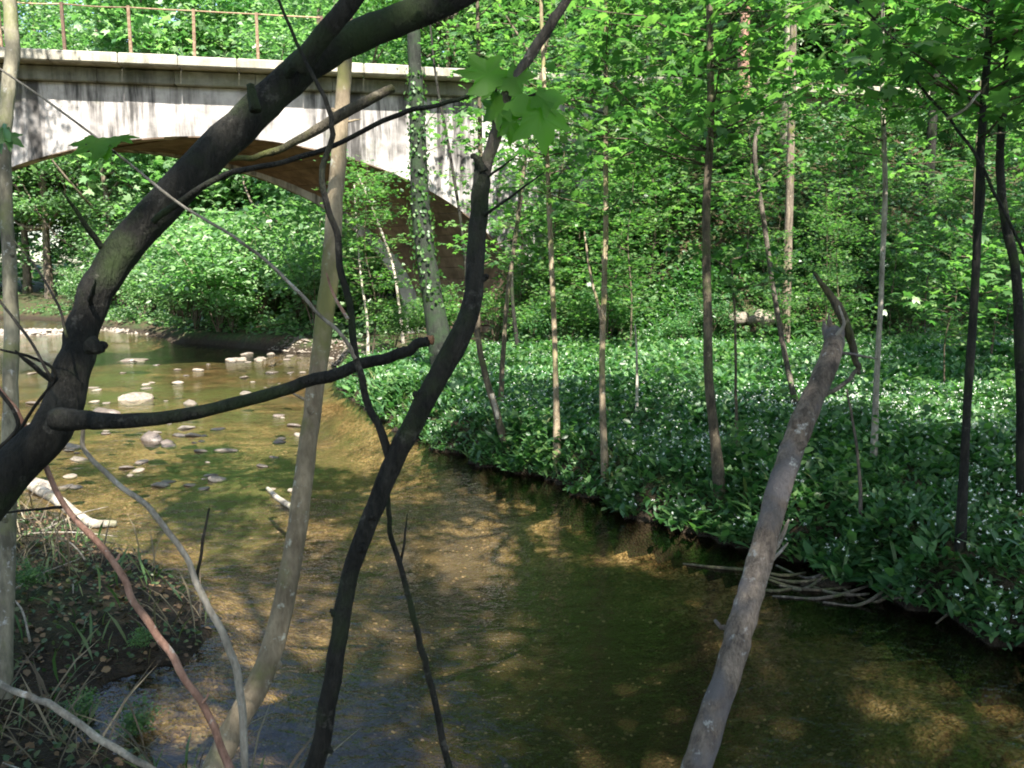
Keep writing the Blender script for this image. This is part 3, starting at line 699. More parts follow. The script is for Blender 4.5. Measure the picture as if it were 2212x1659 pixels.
# knots, scars and short dead twigs along the nearest trunks
gk = np.random.default_rng(77)
for root, path, n_, mat in ((tr1, t1, 9, 'bark_dark'), (tr2, t2, 8, 'bark_dark'), (tr3, t3, 7, 'bark_pale'), (tr5, t5, 6, 'bark_dead'), (tr4, t4, 6, 'bark_birch')):
    c = catmull(path, 8)
    for k in range(n_):
        i = int(gk.integers(8, len(c) - 3)); q = c[i]; T_ = norm(c[i + 1, :3] - c[i, :3]); d_ = norm(np.cross(T_, norm(gk.standard_normal(3)))); r_ = q[3]
        long_ = gk.uniform() < .15; L_ = r_ * (1.1 if not long_ else 1.0) + (gk.uniform(.04, .16) if long_ else r_ * .25); rr_ = r_ * (gk.uniform(.3, .45) if not long_ else .14)
        e = q[:3] + d_ * L_ + T_ * L_ * .35
        v, t = tube(np.array([[*(q[:3] + d_ * r_ * .4), rr_ * 1.3], [*((q[:3] + d_ * r_ * .4) * .4 + e * .6), rr_], [*e, rr_ * (.7 if not long_ else .3)]]), 7, 4, .12, 300 + k, .3)
        part("knot" if not long_ else "dead_twig", v, t, M[mat], root)

def lone_stem(name, label, pts, d0, d1, mat, cat="sapling", group=None, subs=(), rd=True, dx=0.0, dy=0.0):
    path = px_path(pts, d0, d1, k=0.78); b = root_down(path, 1.15, dx, dy) if rd else path
    root = empty(name, tuple(b[0, :3]), label, cat, group)
    v, t = tube(b, 10, 6, 0.06, hash(label) % 1000); part("stem", v, t, M[mat], root)
    for sname, sp, s0, s1, sm in subs:
        v, t = tube(px_path(sp, s0, s1, k=0.78), 6, 5, 0.06, len(sp)); part(sname, v, t, M[sm], root)
    return root, b
lone_stem("thin_sapling", "thin leafless stem with sunlight put into its pale bark", [(530, 1700, 11), (527, 1590, 10.5), (516, 1480, 11), (480, 1370, 10), (425, 1262, 9), (398, 1195, 8), (330, 1105, 8), (250, 1040, 7.5), (185, 975, 6.5), (178, 920, 5)], 1.9, 1.8, 'bark_ash',  # pale bark all over: sunlight on the stem put into its colour
          subs=[("twig", [(425, 1258, 5), (437, 1180, 4.5), (452, 1098, 3)], 1.87, 1.86, 'bark_dark')])
lone_stem("thin_sapling", "thin reddish bare stem with thorn-like spurs", [(512, 1730, 11), (490, 1640, 11), (432, 1512, 10), (350, 1388, 10), (300, 1310, 10), (242, 1212, 9), (140, 1090, 8), (92, 990, 7), (45, 900, 6.5), (0, 840, 6), (-60, 760, 5)], 1.85, 1.95, 'bark_red',
          subs=[("spur", [(245, 1215, 5), (256, 1205, 4), (259, 1195, 2)], 1.9, 1.9, 'bark_red'), ("spur", [(438, 1520, 5), (448, 1505, 3), (450, 1496, 1.5)], 1.86, 1.86, 'bark_red'), ("twig", [(140, 1095, 5), (70, 1102, 4), (-10, 1110, 3)], 1.92, 2.0, 'bark_dark')])
lone_stem("bare_branch", "fallen grey-white bare branch slanting down across leaf litter", [(360, 1690, 9), (330, 1662, 9), (222, 1600, 10), (130, 1535, 9.5), (60, 1502, 9), (0, 1478, 8), (-90, 1440, 6)], 2.0, 2.2, 'bark_ash', "branch")
lone_stem("thin_sapling", "thin dark wavy stem with one short side twig beside the snapped sapling", [(985, 1720, 10), (970, 1650, 9.5), (930, 1480, 9), (905, 1380, 9), (873, 1255, 8), (845, 1150, 7), (838, 1070, 6), (842, 1000, 4)], 1.75, 1.6, 'bark_dark',
          subs=[("twig", [(866, 1225, 4), (875, 1160, 3.5), (880, 1110, 2)], 1.66, 1.66, 'bark_dark')])
lone_stem("thin_sapling", "thin dark stem forking low beside the young birch", [(-70, 1500, 9), (-60, 1200, 8), (-20, 1000, 7), (40, 920, 6), (-10, 830, 5)], 1.9, 1.9, 'bark_dark',
          subs=[("twig", [(-40, 1080, 5), (60, 900, 5), (120, 810, 4.5), (60, 770, 4), (0, 755, 3)], 1.9, 1.8, 'bark_dark'), ("twig", [(110, 815, 4), (60, 730, 4), (0, 650, 3.5), (-60, 580, 3)], 1.8, 1.8, 'bark_grey'), ("twig", [(145, 730, 4), (125, 660, 3.5), (80, 580, 3), (30, 520, 2)], 1.8, 1.8, 'bark_grey')])

# big leaves of a shoot in front of the bridge
def big_leaf(tip, base, d, widthpx, root, mat, lobes=T_MAPLE, tiltv=(0.1, -0.75, 0.6), parent=None):
    a = P(base[0], base[1], d); b = P(tip[0], tip[1], d + 0.015); L = np.linalg.norm(b - a)
    # denser outline than the small leaves: toothed lobes
    out = []
    tmpl = lobes[0]
    ring = [tmpl[i] for i in range(1, len(tmpl))]
    n = len(ring)
    for i in range(n):
        p, q = np.array(ring[i]), np.array(ring[(i + 1) % n])
        out.append(p)
        for f in (0.33, 0.66):
            m = p + (q - p) * f; nv = np.array([q[1] - p[1], -(q[0] - p[0]), 0]); nv = nv / (np.linalg.norm(nv) + 1e-9)
            out.append(m - nv * (0.035 if f < .5 else -0.01))
    out = np.array(out); tv = np.vstack([[.32, 0, .02], out]); k = len(out)
    tf = np.array([[0, 1 + (i + 1) % k, 1 + i] for i in range(k)])
    v, t = leaves(a[None], (b - a)[None], np.array([tiltv]), L, (tv, tf), widthpx * d / FPX / L / 0.9)
    part("leaf", v, t, M[mat], root, parent=parent)
b_l = t2[-1, :3]
sh = px_path([(1095, 228, 5), (1125, 215, 4), (1150, 205, 3.5), (1165, 200, 3)], 1.57)
for nm, pth in (("shoot", sh),):
    v, t = tube(pth, 6, 3, 0.05, 40); shoot_ = part(nm, v, t, M['bark_dark'], tr2)
v, t = tube(px_path([(1095, 240, 4), (1075, 210, 3), (1068, 180, 2.5)], 1.58), 6, 3, 0.05, 41); part("shoot", v, t, M['bark_dark'], tr2)
for tip, base, wpx in [((1185, 335), (1155, 208), 150), ((1010, 105), (1072, 188), 130), ((1018, 178), (1068, 190), 95), ((1040, 262), (1088, 222), 110), ((1150, 120), (1095, 195), 70), ((1212, 250), (1158, 205), 80), ((1105, 320), (1098, 240), 60)]:
    big_leaf(tip, base, 1.56, wpx, tr2, 'leaf_lobed', parent=shoot_)
sh2 = px_path([(250, 330, 3), (215, 318, 2.5), (185, 312, 2)], 1.42)
v, t = tube(sh2, 6, 3, 0.05, 42); shoot2_ = part("shoot", v, t, M['bark_dark'], tr2)
for tip, base, wpx in [((140, 305), (232, 318), 75), ((305, 292), (240, 305), 34), ((175, 350), (240, 325), 46)]:
    big_leaf(tip, base, 1.41, wpx, tr2, 'leaf_lobed', parent=shoot2_)
for tip, base, wpx in [((55, 315), (0, 290), 60), ((-20, 330), (15, 280), 60)]:
    big_leaf(tip, base, 1.39, wpx, tr2, 'leaf_canopy')

# ------------------------------------------------------------------ far bank saplings and trees
far_specs = [
    ("slender_sapling", "bent twin-lit sapling curving up from the bank edge by the ivy tree", [(1098, 968, 12), (1075, 900, 12), (1046, 800, 10), (1032, 700, 9), (1038, 500, 8), (1036, 230, 7), (1030, -60, 5)], 'bark_brown', (1.0, 1, 8, .45)),
    ("slender_sapling", "thin straight sapling leaning over the bent one near the abutment", [(1080, 880, 8), (1086, 780, 8), (1096, 640, 7), (1115, 500, 7), (1140, 300, 6), (1172, 150, 5), (1200, -60, 4)], 'bark_brown', (1.4, 1, 9, .5)),
    ("slender_sapling", "tan upright sapling among white flowers with a sunlit middle", [(1203, 1003, 11), (1200, 800, 9), (1190, 540, 8.5), (1180, 300, 7.5), (1172, 100, 6.5), (1165, -80, 5)], 'bark_pale', (1.6, 1, 15, .6)),
    ("slender_sapling", "upright yellowish sapling with a thin fork at mid height", [(1308, 1035, 11), (1301, 860, 10), (1302, 700, 9.5), (1308, 520, 9), (1308, 300, 8), (1310, -80, 6)], 'bark_pale', (1.5, 1, 16, .7)),
    ("young_tree", "sturdy brown young tree kinked near its base at the bank edge", [(1557, 1065, 19), (1546, 960, 17), (1531, 820, 15), (1528, 650, 14), (1526, 450, 13), (1535, 250, 12), (1530, -80, 10)], 'bark_brown', (1.7, 1, 20, .8)),
    ("slender_sapling", "wavy dark sapling with a bleached tip behind the dead trunk", [(1728, 885, 9), (1700, 790, 9), (1670, 620, 8), (1650, 480, 8), (1630, 330, 7), (1650, 230, 6), (1662, 165, 4)], 'bark_grey', (1.2, 1, 8, .6)),
    ("slender_sapling", "pale straight sapling on the shaded side of the flower carpet", [(1888, 1000, 10), (1895, 800, 9), (1905, 600, 8), (1912, 400, 8), (1906, 200, 7), (1908, -80, 5)], 'bark_ash', (1.4, 1, 16, .7)),
    ("young_tree", "dark upright young tree rising from the bank brush", [(2075, 1195, 15), (2085, 950, 13), (2098, 750, 13), (2112, 500, 12), (2120, 300, 12), (2135, 100, 11), (2145, -80, 10)], 'bark_dark', (1.6, 1, 14, .6)),
    ("young_tree", "dark crooked young tree beside the shaded end of the flower carpet", [(2215, 1080, 18), (2205, 800, 16), (2195, 600, 15), (2170, 470, 14), (2160, 330, 12), (2180, 100, 11), (2190, -80, 9)], 'bark_dark', (1.7, 1, 14, .7)),
    ("whip", "thin knee-high dead whip in the flower carpet", [(1375, 900, 5), (1376, 800, 4), (1372, 700, 2.5)], 'bark_ash', None),
    ("whip", "tall thin green whip beside the sturdy kinked young tree", [(1592, 985, 5), (1590, 850, 4.5), (1588, 700, 4), (1580, 560, 2.5)], 'bark_brown', (1.0, .9, 4, .35)),
    ("whip", "thin dark whip beneath the tip of the dead trunk", [(1862, 1150, 6), (1855, 1000, 5), (1840, 900, 4), (1830, 840, 3)], 'bark_grey', None),
    ("slender_sapling", "thin leafy sapling in the dark under the arch", [(795, 772, 5), (793, 690, 4), (780, 600, 3.5), (770, 480, 3), (765, 400, 2)], 'bark_ash', (0.6, .9, 16, .6)),
    ("slender_sapling", "thin forked leafy sapling against the brown vault", [(872, 742, 5), (862, 660, 4.5), (845, 560, 4), (800, 440, 3.5), (770, 370, 2.5)], 'bark_ash', (0.7, .9, 16, .6)),
    ("slender_sapling", "thin dark sapling leaning in front of the pale abutment", [(1010, 745, 6), (1005, 560, 5), (975, 350, 5), (945, 190, 4), (930, 60, 3), (925, -40, 2)], 'bark_dark', (1.2, 1, 7, .5)),
    ("slender_sapling", "thin forking sapling before the foot of the abutment", [(1120, 760, 6), (1105, 600, 5), (1125, 440, 5), (1140, 300, 4), (1150, 200, 3)], 'bark_dark', (1.4, 1, 10, .5)),
]
for k, (name, label, pts, mat, cr) in enumerate(far_specs):
    g0, t0 = on_ground(pts[0][0], pts[0][1])
    path = px_path(pts, t0, t0 * 1.03, k=0.68)
    path = np.vstack([[g0[0], g0[1], g0[2] - 0.08, path[0, 3] * 1.25], path[1:] if path[0, 2] < g0[2] + .1 else path])
    root = empty(name, tuple(g0), label, "sapling" if 'tree' not in name else "tree", None)
    v, t = tube(path, 9, 6, 0.06, 60 + k); part("trunk" if 'tree' in name else "stem", v, t, M[mat], root)
    if name != "whip" or cr:
        if cr:
            z0, top, nb, L = cr; zt = path[-1, 2]
            v, t, mi = spray(path, min(z0 + g0[2] + .5, zt - .4), zt, int(nb * 1.6), L * 1.25, 0.085 if pts[0][1] < 1030 else 0.115, 34, 200 + k)
            part("crown", v, t, [M['leaf_maple'], M['bark_brown']], root, mi)
    if "fork at mid" in label:
        v, t = tube(px_path([(1301, 700, 6), (1290, 650, 5), (1275, 590, 4), (1262, 500, 3)], t0, k=0.68), 6, 4, 0.05, 3); part("fork", v, t, M[mat], root)
    if "rising from the bank brush" in label:
        v, t = tube(px_path([(2105, 560, 5), (2125, 380, 5), (2060, 270, 5), (1990, 190, 4.5), (1930, 90, 4), (1850, 0, 3.5), (1800, -60, 3)], t0, t0 * 1.05, k=0.68), 6, 5, .06, 5); part("limb", v, t, M['bark_dark'], root)
        v, t = tube(px_path([(2118, 350, 5), (2150, 420, 5), (2190, 500, 4.5), (2240, 600, 4)], t0, k=0.68), 6, 5, .06, 6); part("limb", v, t, M['bark_dark'], root)
        v, t = tube(px_path([(2116, 200, 4), (2085, 235, 5), (2045, 258, 6)], t0, k=0.68), 6, 4, .1, 7); part("dead_limb", v, t, M['bark_ash'], root)
    if "bent twin" in label:
        v, t = tube(px_path([(1062, 850, 8), (1070, 880, 8), (1076, 905, 6)], t0 * .995, k=0.68), 6, 3, 0.05, 3); part("knot", v, t, M['bark_ash'], root)

# ivy-clad tree in front of the abutment
g0, t0 = on_ground(962, 800)
ip = px_path([(962, 800, 40), (945, 705, 33), (927, 600, 29), (913, 500, 28), (906, 400, 26), (901, 250, 22), (895, 100, 19), (888, -60, 16), (880, -500, 9)], t0, k=0.75)
ip[0, 2] = g0[2] - 0.1
iv = empty("ivy_tree", tuple(g0), "stout grey-green tree wrapped in ivy standing before the vault", "tree")
v, t = tube(ip, 14, 6, 0.06, 90); part("trunk", v, t, M['bark_ivy'], iv)
g = np.random.default_rng(91); c = catmull(ip, 14); c = c[(c[:, 2] > g0[2] + 1.0) & (c[:, 2] < g0[2] + 4.6)]
idx = g.integers(0, len(c), 800); a = g.uniform(0, 2 * np.pi, 800); rr = c[idx, 3] * g.uniform(0.95, 1.5, 800)
pos = c[idx, :3] + np.stack([np.cos(a) * rr, np.sin(a) * rr, g.uniform(-.05, .05, 800)], 1)
nrm = np.stack([np.cos(a), np.sin(a), 0.4 * np.ones(800)], 1) + 0.35 * g.standard_normal((800, 3))
d = np.stack([-np.sin(a) * .4, np.cos(a) * .4, -np.ones(800)], 1) + 0.4 * g.standard_normal((800, 3))
v, t = leaves(pos, d, nrm, g.uniform(.04, .075, 800), T_OVAL, 1.6); o = part("ivy", v, t, M['leaf_canopy'], iv); o["kind"] = "stuff"
v, t, mi = spray(ip, g0[2] + 2.6, ip[-1, 2], 9, 1.1, 0.085, 26, 92); part("crown", v, t, [M['leaf_maple'], M['bark_brown']], iv, mi)

# ------------------------------------------------------------------ leafy undergrowth: shared shrub crowns
def shrub_data(seed, n, rad, h, lsize, tmpl):
    g = np.random.default_rng(seed); ch = []
    tips = []
    for k in range(9):
        a = g.uniform(0, 2 * np.pi); r = rad * g.uniform(0.25, 0.9); tip = np.array([math.cos(a) * r, math.sin(a) * r, h * g.uniform(0.55, 1.0)])
        m = tip * np.array([.4, .4, .55]); v, t = tube(np.array([[0, 0, -0.1, .014], [*m, .010], [*tip, .003]]), 4, 3, 0.05, k); ch.append((v, t, 1)); tips.append((m, tip))
    pos = []
    for m, tip in tips:
        for j in range(6):
            f = g.uniform(0.15, 1.05); c0 = m * (1 - f) + tip * f + g.standard_normal(3) * np.array([.18, .18, .1]) * rad
            pos.append(c0 + g.standard_normal((n // 54, 3)) * np.array([.22, .22, .07]) * rad)
    pos = np.vstack(pos); pos[:, 2] = np.maximum(pos[:, 2], 0.03)
    v, t = flat_leaves(pos, lsize * g.uniform(.55, 1.2, len(pos)), tmpl, 0.5, g); ch.append((v, t, 0))
    return join(ch)
SHR = [crown_mesh("shrub_foliage", shrub_data(300 + k, 1300, 0.75, 1.3, 0.085, T_OVAL), 'leaf_shrub', 'bark_brown') for k in range(4)]
SHM = [crown_mesh("shrub_foliage", shrub_data(320 + k, 1100, 0.8, 1.6, 0.095, T_MAPLE), 'leaf_maple', 'bark_brown') for k in range(3)]
SHF = [crown_mesh("shrub_foliage", shrub_data(340 + k, 1500, 1.0, 1.6, 0.12, T_OVAL), 'leaf_far', 'bark_far') for k in range(3)]

def put(name, me, x, y, sc, rz, label, cat, group, dz=0.0, sz=1.0):
    o = link(name, me, None, (x, y, h1(x, y) + dz)); o.rotation_euler = (0, 0, rz); o.scale = (sc, sc, sc * sz)
    return tag(o, label, cat, group)

marks = [("the back edge of the flower carpet", 2.9, 14.5), ("the embankment wall", 3.6, 17.6), ("the dark gap under the slope", 6.6, 15.0), ("the pale rocks", 4.5, 15.5), ("the reddish kinked trunk", 5.3, 19.8), ("the straight pale slope trunk", 6.0, 18.9), ("the dark slope trunk", 9.0, 18.3), ("the pale abutment", 1.0, 18.5), ("the brown vault", -1.8, 16.0), ("the wall top", 3.0, 20.6), ("the shaded terrace end", 8.0, 12.5)]
def nearest(x, y): return min(marks, key=lambda m: (m[1] - x) ** 2 + (m[2] - y) ** 2)[0]
g = np.random.default_rng(400)
cnt = 0
while cnt < 34:                                     # the slope beside the bridge
    s_, n_ = g.uniform(6.6, 17.5), g.uniform(-6.2, -0.5)
    p = bpt(s_, n_, 0)
    if p[0] > 15 or (s_ < 8.4 and n_ > -2.2): continue
    i_ = int(g.integers(0, 7)); lk = ("dark small-leaved" if i_ < 4 else "bright lobe-leaved"); mk = nearest(p[0], p[1])
    put("shrub", (SHR + SHM)[i_], p[0], p[1], g.uniform(0.4, 0.8), g.uniform(0, 6.28), "low %s shrub on the slope near %s" % (lk, mk), "shrub", "%s slope shrubs near %s" % (lk, mk)); cnt += 1
cnt = 0
while cnt < 10:                                     # in front of the abutment and vault foot
    x, y = g.uniform(-2.4, 3.0), g.uniform(14.6, 18.6)
    i_ = int(g.integers(0, 5)); lk = "lobe-leaved light green" if i_ < 3 else "small-leaved dark green"; put("shrub", (SHM + SHR)[i_], x, y, g.uniform(0.5, 0.95), g.uniform(0, 6.28), lk + " shrub at the foot of the bridge abutment", "shrub", lk + " shrubs at the abutment foot"); cnt += 1
for k, (x, y, sc_) in enumerate([(.3, 18.9, 1.0), (.9, 19.0, 1.3), (1.6, 19.2, 1.2), (2.2, 19.0, 1.1), (.7, 18.2, .9), (1.5, 18.4, 1.1), (2.6, 19.6, 1.2)]):
    put("shrub", (SHM + SHR)[k % 5], x, y, sc_, k * 1.7, "tall leafy shrub pressed against the bridge abutment", "shrub", "shrubs against the abutment", sz=1.25)
cnt = 0
while cnt < 125:                                     # banks behind the bridge
    x, y = g.uniform(-34, 2), g.uniform(22.5, 46)
    df, dn, ins = ground_parts(np.array([x]), np.array([y]))
    if ins[0] or min(df[0], dn[0]) < 0.5 or abs(x / y + 0.3) > 0.5: continue
    if y > 30 and x > -6: continue
    near_edge = min(df[0], dn[0]) < 4
    if not near_edge and g.uniform() < 0.35: continue
    side_ = ("on the inner bank" if df[0] < dn[0] else "on the outer bank") + (", at the water's edge" if min(df[0], dn[0]) < 2 else ", set back from the water")
    put("shrub", SHF[int(g.integers(0, 3))], x, y, g.uniform(0.9, 2.2), g.uniform(0, 6.28), "bushy shrub beyond the bridge " + side_, "shrub", "shrubs beyond the bridge " + side_, sz=g.uniform(.9, 1.4)); cnt += 1

# ------------------------------------------------------------------ forest trees
CR_BIG = [crown_mesh("crown_foliage", crown_cloud(500 + k, 120, 90, (3.2, 3.2, 5.4), [.5, .38, .6, .45][k], [.22, .16, .28, .2][k], [T_DIA, T_OVAL, T_MAPLE, T_DIA][k]), ['leaf_far', 'leaf_maple', 'leaf_far', 'leaf_shrub'][k], 'bark_far') for k in range(4)]
CR_MID = [crown_mesh("crown_foliage", crown_cloud(520 + k, 70, 60, (1.7, 1.7, 3.2), 0.42, 0.16, T_OVAL), 'leaf_far', 'bark_far') for k in range(3)]
CR_CAN = [crown_mesh("crown_foliage", crown_cloud(540 + k, 34, 360, (3.1, 3.1, 1.6), 0.46, 0.15, T_DIA, 0.45), 'leaf_canopy', 'bark_grey') for k in range(4)]
CR_SPARSE = [crown_mesh("crown_foliage", crown_cloud(580 + k, 30, 170, (3.0, 3.0, 1.4), 0.30, 0.15, T_DIA, 0.45), 'leaf_canopy', 'bark_grey') for k in range(2)]
def trunk_mesh(seed, h, r, mat):
    g = np.random.default_rng(seed)
    pts = [[0, 0, -0.3, r * 1.3]] + [[0.35 * r * 8 * f * g.standard_normal() * .4, 0.35 * r * 8 * f * g.standard_normal() * .4, h * f, r * (1 - 0.75 * f)] for f in (0.12, .3, .5, .75, 1.0)]
    v, t = tube(np.array(pts), 9, 5, 0.05, seed); return mesh_from("trunk", v, t, M[mat])
TRK = [trunk_mesh(560 + k, 14.0, 0.16, m) for k, m in enumerate(['bark_far', 'bark_grey', 'bark_pale', 'bark_far'])]
def tree(name, x, y, tk, cm, czs, label, group, sc=1.0, rz=0.0, cat="tree", mat=None):
    root = empty(name, (x, y, h1(x, y)), label, cat, group); root.rotation_euler = (0, 0, rz); root.scale = (sc,) * 3
    link("trunk", TRK[tk], root)
    for (cme, off, cs) in czs:
        o = link("crown", cme, root, off); o.scale = cs
    return root
cnt = 0
while cnt < 84:
    y = g.uniform(25, 62); x = g.uniform(-0.72, 0.68) * y
    df, dn, ins = ground_parts(np.array([x]), np.array([y]))
    if ins[0] or min(df[0], dn[0]) < 1.2: continue
    s_, n_ = to_bridge(x, y)
    if n_ < 3.0 or (x < -0.22 * y and y < 39): continue
    z = g.uniform(4.6, 8.5); tk = int(g.integers(0, 4)); kind = ['brown', 'grey', 'pale', 'brown'][tk]
    where = "close behind the bridge" if y < 36 else ("deep in the wood beyond the stream bend" if x < -8 else "deep in the wood behind the embankment")
    tree("forest_tree", x, y, tk, None, [(CR_BIG[int(g.integers(0, 4))], (0, 0, z), (1, 1, 1)), (CR_MID[int(g.integers(0, 3))], (g.uniform(-1.5, 1.5), g.uniform(-1, 1), g.uniform(2.2, 4.0)), (1, 1, .8))],
         "tall leafy %s-trunked woodland tree %s" % (kind, where), "%s-trunked woodland trees %s" % (kind, where), g.uniform(0.9, 1.2) if y < 39 else g.uniform(1.1, 1.5), g.uniform(0, 6.28)); cnt += 1
for x, y in ((-27.5, 51.0), (-30.5, 54.0), (-33, 53.5)):
    tree("forest_tree", x, y, 0, None, [(CR_BIG[0], (0, 0, 7.5), (1, 1, 1)), (CR_BIG[0], (1.0, 0, 9.5), (.8, .8, .6))], "huge broad woodland tree closing the far reach of the stream", "huge trees at the far reach", 1.5, x)
# understorey trees close behind the bridge and on top of the embankment
cnt = 0
while cnt < 30:
    s_, n_ = g.uniform(-14, 19), g.uniform(3.5, 10)
    p = bpt(s_, n_, 0); df, dn, ins = ground_parts(p[:1], p[1:2])
    if ins[0] or min(df[0], dn[0]) < 1.0 or p[0] < -3.5: continue
    me = CR_MID[int(g.integers(0, 3))]
    root = empty("understorey_tree", (p[0], p[1], h1(p[0], p[1])), "young leafy understorey tree close behind the bridge parapet", "tree", "understorey trees behind the bridge"); root.rotation_euler = (0, 0, g.uniform(0, 6.28))
    sc = g.uniform(.75, 1.1); o = link("trunk", TRK[int(g.integers(0, 4))], root); o.scale = (.35, .35, .5)
    o = link("crown", me, root, (0, 0, 3.0 * sc)); o.scale = (sc, sc, sc); cnt += 1

# trees with named looks on the slope, placed from the photograph
for k, (px, pby, rpx, d, mat, lab) in enumerate([
    (1690, 420, 14, 19.0, 'bark_birch', "straight pale trunk standing alone halfway up the slope"),
    (1607, 400, 16, 20.0, 'bark_red', "reddish kinked trunk on the slope beside the straight pale one"),
    (2010, 300, 13, 18.5, 'bark_dark', "dark trunk on the shaded shoulder of the slope"),
    (962, 300, 10, 27.0, 'bark_pale', "pale slim trunk rising directly behind the bridge abutment"),
    (1385, 330, 11, 23.5, 'bark_grey', "grey slim trunk on the embankment crest behind the saplings")]):
    p = P(px, pby, d); x, y = p[0], p[1]; zb = h1(x, y); r = pix_r(rpx * .75, d)
    root = empty("slope_tree", (x, y, zb), lab, "tree")
    pts = [[x, y, zb - .3, r * 1.3]]
    for f in (0.15, .35, .55, .8, 1.0): pts.append([x + g.normal() * r * (1.5 if k == 1 else .5), y + g.normal() * r * .5, zb + 13 * f, r * (1 - .6 * f)])
    v, t = tube(np.array(pts), 10, 5, 0.05, 600 + k); part("trunk", v, t, M[mat], root)
    o = link("crown", CR_CAN[k % 4], root, (0, 0, 10.5)); o.scale = (.9, .9, 1.2)

# overhead canopy: trees around the camera and on the terrace whose crowns dapple the light
canopy = [(3.7, -3.9, 9.4, .95), (0.7, -2.6, 8.8, .98), (4.0, -.6, 8.8, .7), (-11.0, 13.0, 11.0, .8), (6.8, -2.2, 9.6, 1.0), (-2.4, -4.8, 9.4, 1.0), (-6.2, -3.4, 10.2, 1.0),
          (9.8, 5.6, 9.8, 1.0), (11.8, 9.6, 10.5, 1.1), (8.9, 11.2, 11.0, .85), (4.6, 14.4, 11.6, .8), (15.5, 15.5, 11.0, 1.1), (-8.6, 3.2, 10.5, .95), (1.2, -8.6, 10.5, 1.2), (6.0, -7.6, 10.5, 1.2), (11.5, 1.0, 10.0, 1.2),
          (-11.5, -2.5, 11.5, 1.3), (-6.5, -9.5, 11.5, 1.3), (12.0, -6.5, 11.5, 1.3), (-15.5, 5.0, 12.0, 1.3), (17.0, 6.0, 12.0, 1.3), (-16.5, 12.5, 12, 1.2), (-1.0, -14, 12, 1.4), (-12.5, -11, 12, 1.4), (9, -14, 12, 1.4)]
for k, (x, y, zc, sc) in enumerate(canopy):
    root = empty("canopy_tree", (x, y, h1(x, y)), "tall broad-crowned tree shading the stream from the camera's bank" if y < 2 else "tall broad-crowned tree shading the flower terrace from beside it", "tree", "canopy trees on the near bank" if y < 2 else "canopy trees beside the terrace")
    root.rotation_euler = (0, 0, k * 1.3)
    root["label"] = "tall broad-crowned tree on the near bank shading the stream" if y < 2 else "tall broad-crowned tree at the edge of the flower terrace"
    o = link("trunk", TRK[k % 2], root); tw = .9 if abs(x - 4.6) > .1 else .5; o.scale = (tw, tw, zc / 14.0 * 1.1)
    o = link("crown", CR_SPARSE[k % 2] if k in (1, 2) else CR_CAN[k % 4], root, (0, 0, zc)); o.scale = (sc, sc, sc)
    
# crowns of the leaning trees of the near bank, out over the water
for root, path, cs, ck in ((tr1, t1, .7, 0), (tr3, t3, .45, 1), (tr4, t4, .6, 2)):
    e = path[-1, :3]; r0 = max(path[-1, 3], .02)
    up = np.array([[*e, r0], [e[0] + .15, e[1] + .2, e[2] + 1.2, r0 * .8], [e[0] + .1, e[1] + .3, e[2] + 2.6, .012]])
    v, t = tube(up, 8, 4, .05, 77); part("leader", v, t, M['bark_grey'], root)
    c0 = np.array([e[0] + .1, e[1] + .3, max(e[2] + 1.9, 6.0)]) - np.array(root.location)
    o = link("crown", CR_SPARSE[ck % 2], root, tuple(c0)); o.scale = (cs, cs, cs * .8)

# leafy maple saplings on the terrace and the slope
def leafy(seed, h, nb, L, ls, per):
    g2 = np.random.default_rng(seed); st = np.array([[0, 0, -.1, .022]] + [[g2.normal() * .06, g2.normal() * .06, h * f, .02 * (1 - .85 * f)] for f in (.25, .5, .75, 1.0)])
    v, t = tube(st, 7, 5, .05, seed); stem = mesh_from("stem", v, t, M['bark_brown'])
    v, t, mi = spray(st, h * .14, h, nb, L, ls, per, seed + 1, tilt=.42); return stem, mesh_from("crown_foliage", v, t, [M['leaf_maple'], M['bark_brown']], mi)
LSAP = [leafy(1000 + 10 * k, 4.2, 34, .85, .10, 40) for k in range(4)]
g = np.random.default_rng(1100)
spots = []
while len(spots) < 7:
    y = g.uniform(12.5, 20.8); x = g.uniform(-0.04, .60) * y
    s_, n_ = to_bridge(x, y)
    if n_ > -.8 or x < 1.6 or (x / y > .34 and len(spots) % 5) or (n_ < -4.6 and g.uniform() < .7) or min([9] + [math.hypot(x - a_, y - b_) for a_, b_ in spots]) < .75: continue
    spots.append((x, y))
low = []
while len(low) < 9:
    y = g.uniform(13.6, 17.6); x = g.uniform(.02, .58) * y
    if min([9] + [math.hypot(x - a_, y - b_) for a_, b_ in low]) < 1.0: continue
    low.append((x, y))
spots += low + [(4.8, 9.4), (4.2, 11.0), (6.3, 11.2)]
spots += [(.9, 16.9), (1.9, 17.5), (.1, 17.7), (2.7, 17.0)]
spots += [(1.3, 17.3), (2.1, 16.6), (.7, 16.2), (2.9, 17.6), (-2.7, 16.4), (4.3, 8.0), (5.6, 9.2)]
for k, (x, y) in enumerate(spots):
    st, cr = LSAP[k % 4]; sc = g.uniform(.75, 1.3) if not 7 <= k < 19 else g.uniform(.5, .8)
    if 19 <= k < 23: sc = 1.5; mk = nearest(x, y)
    root = empty("leafy_sapling", (x, y, h1(x, y)), ("tall slim" if sc > 1.15 else ("short bushy" if sc < .8 else "middle-sized")) + " lobed-leaved maple sapling growing near " + mk, "sapling", ("tall" if sc > 1.15 else ("short" if sc < .8 else "middle-sized")) + " leafy saplings near " + mk); root.rotation_euler = (0, 0, g.uniform(0, 6.28)); root.scale = (sc,) * 3
    link("stem", st, root); link("crown", cr, root)

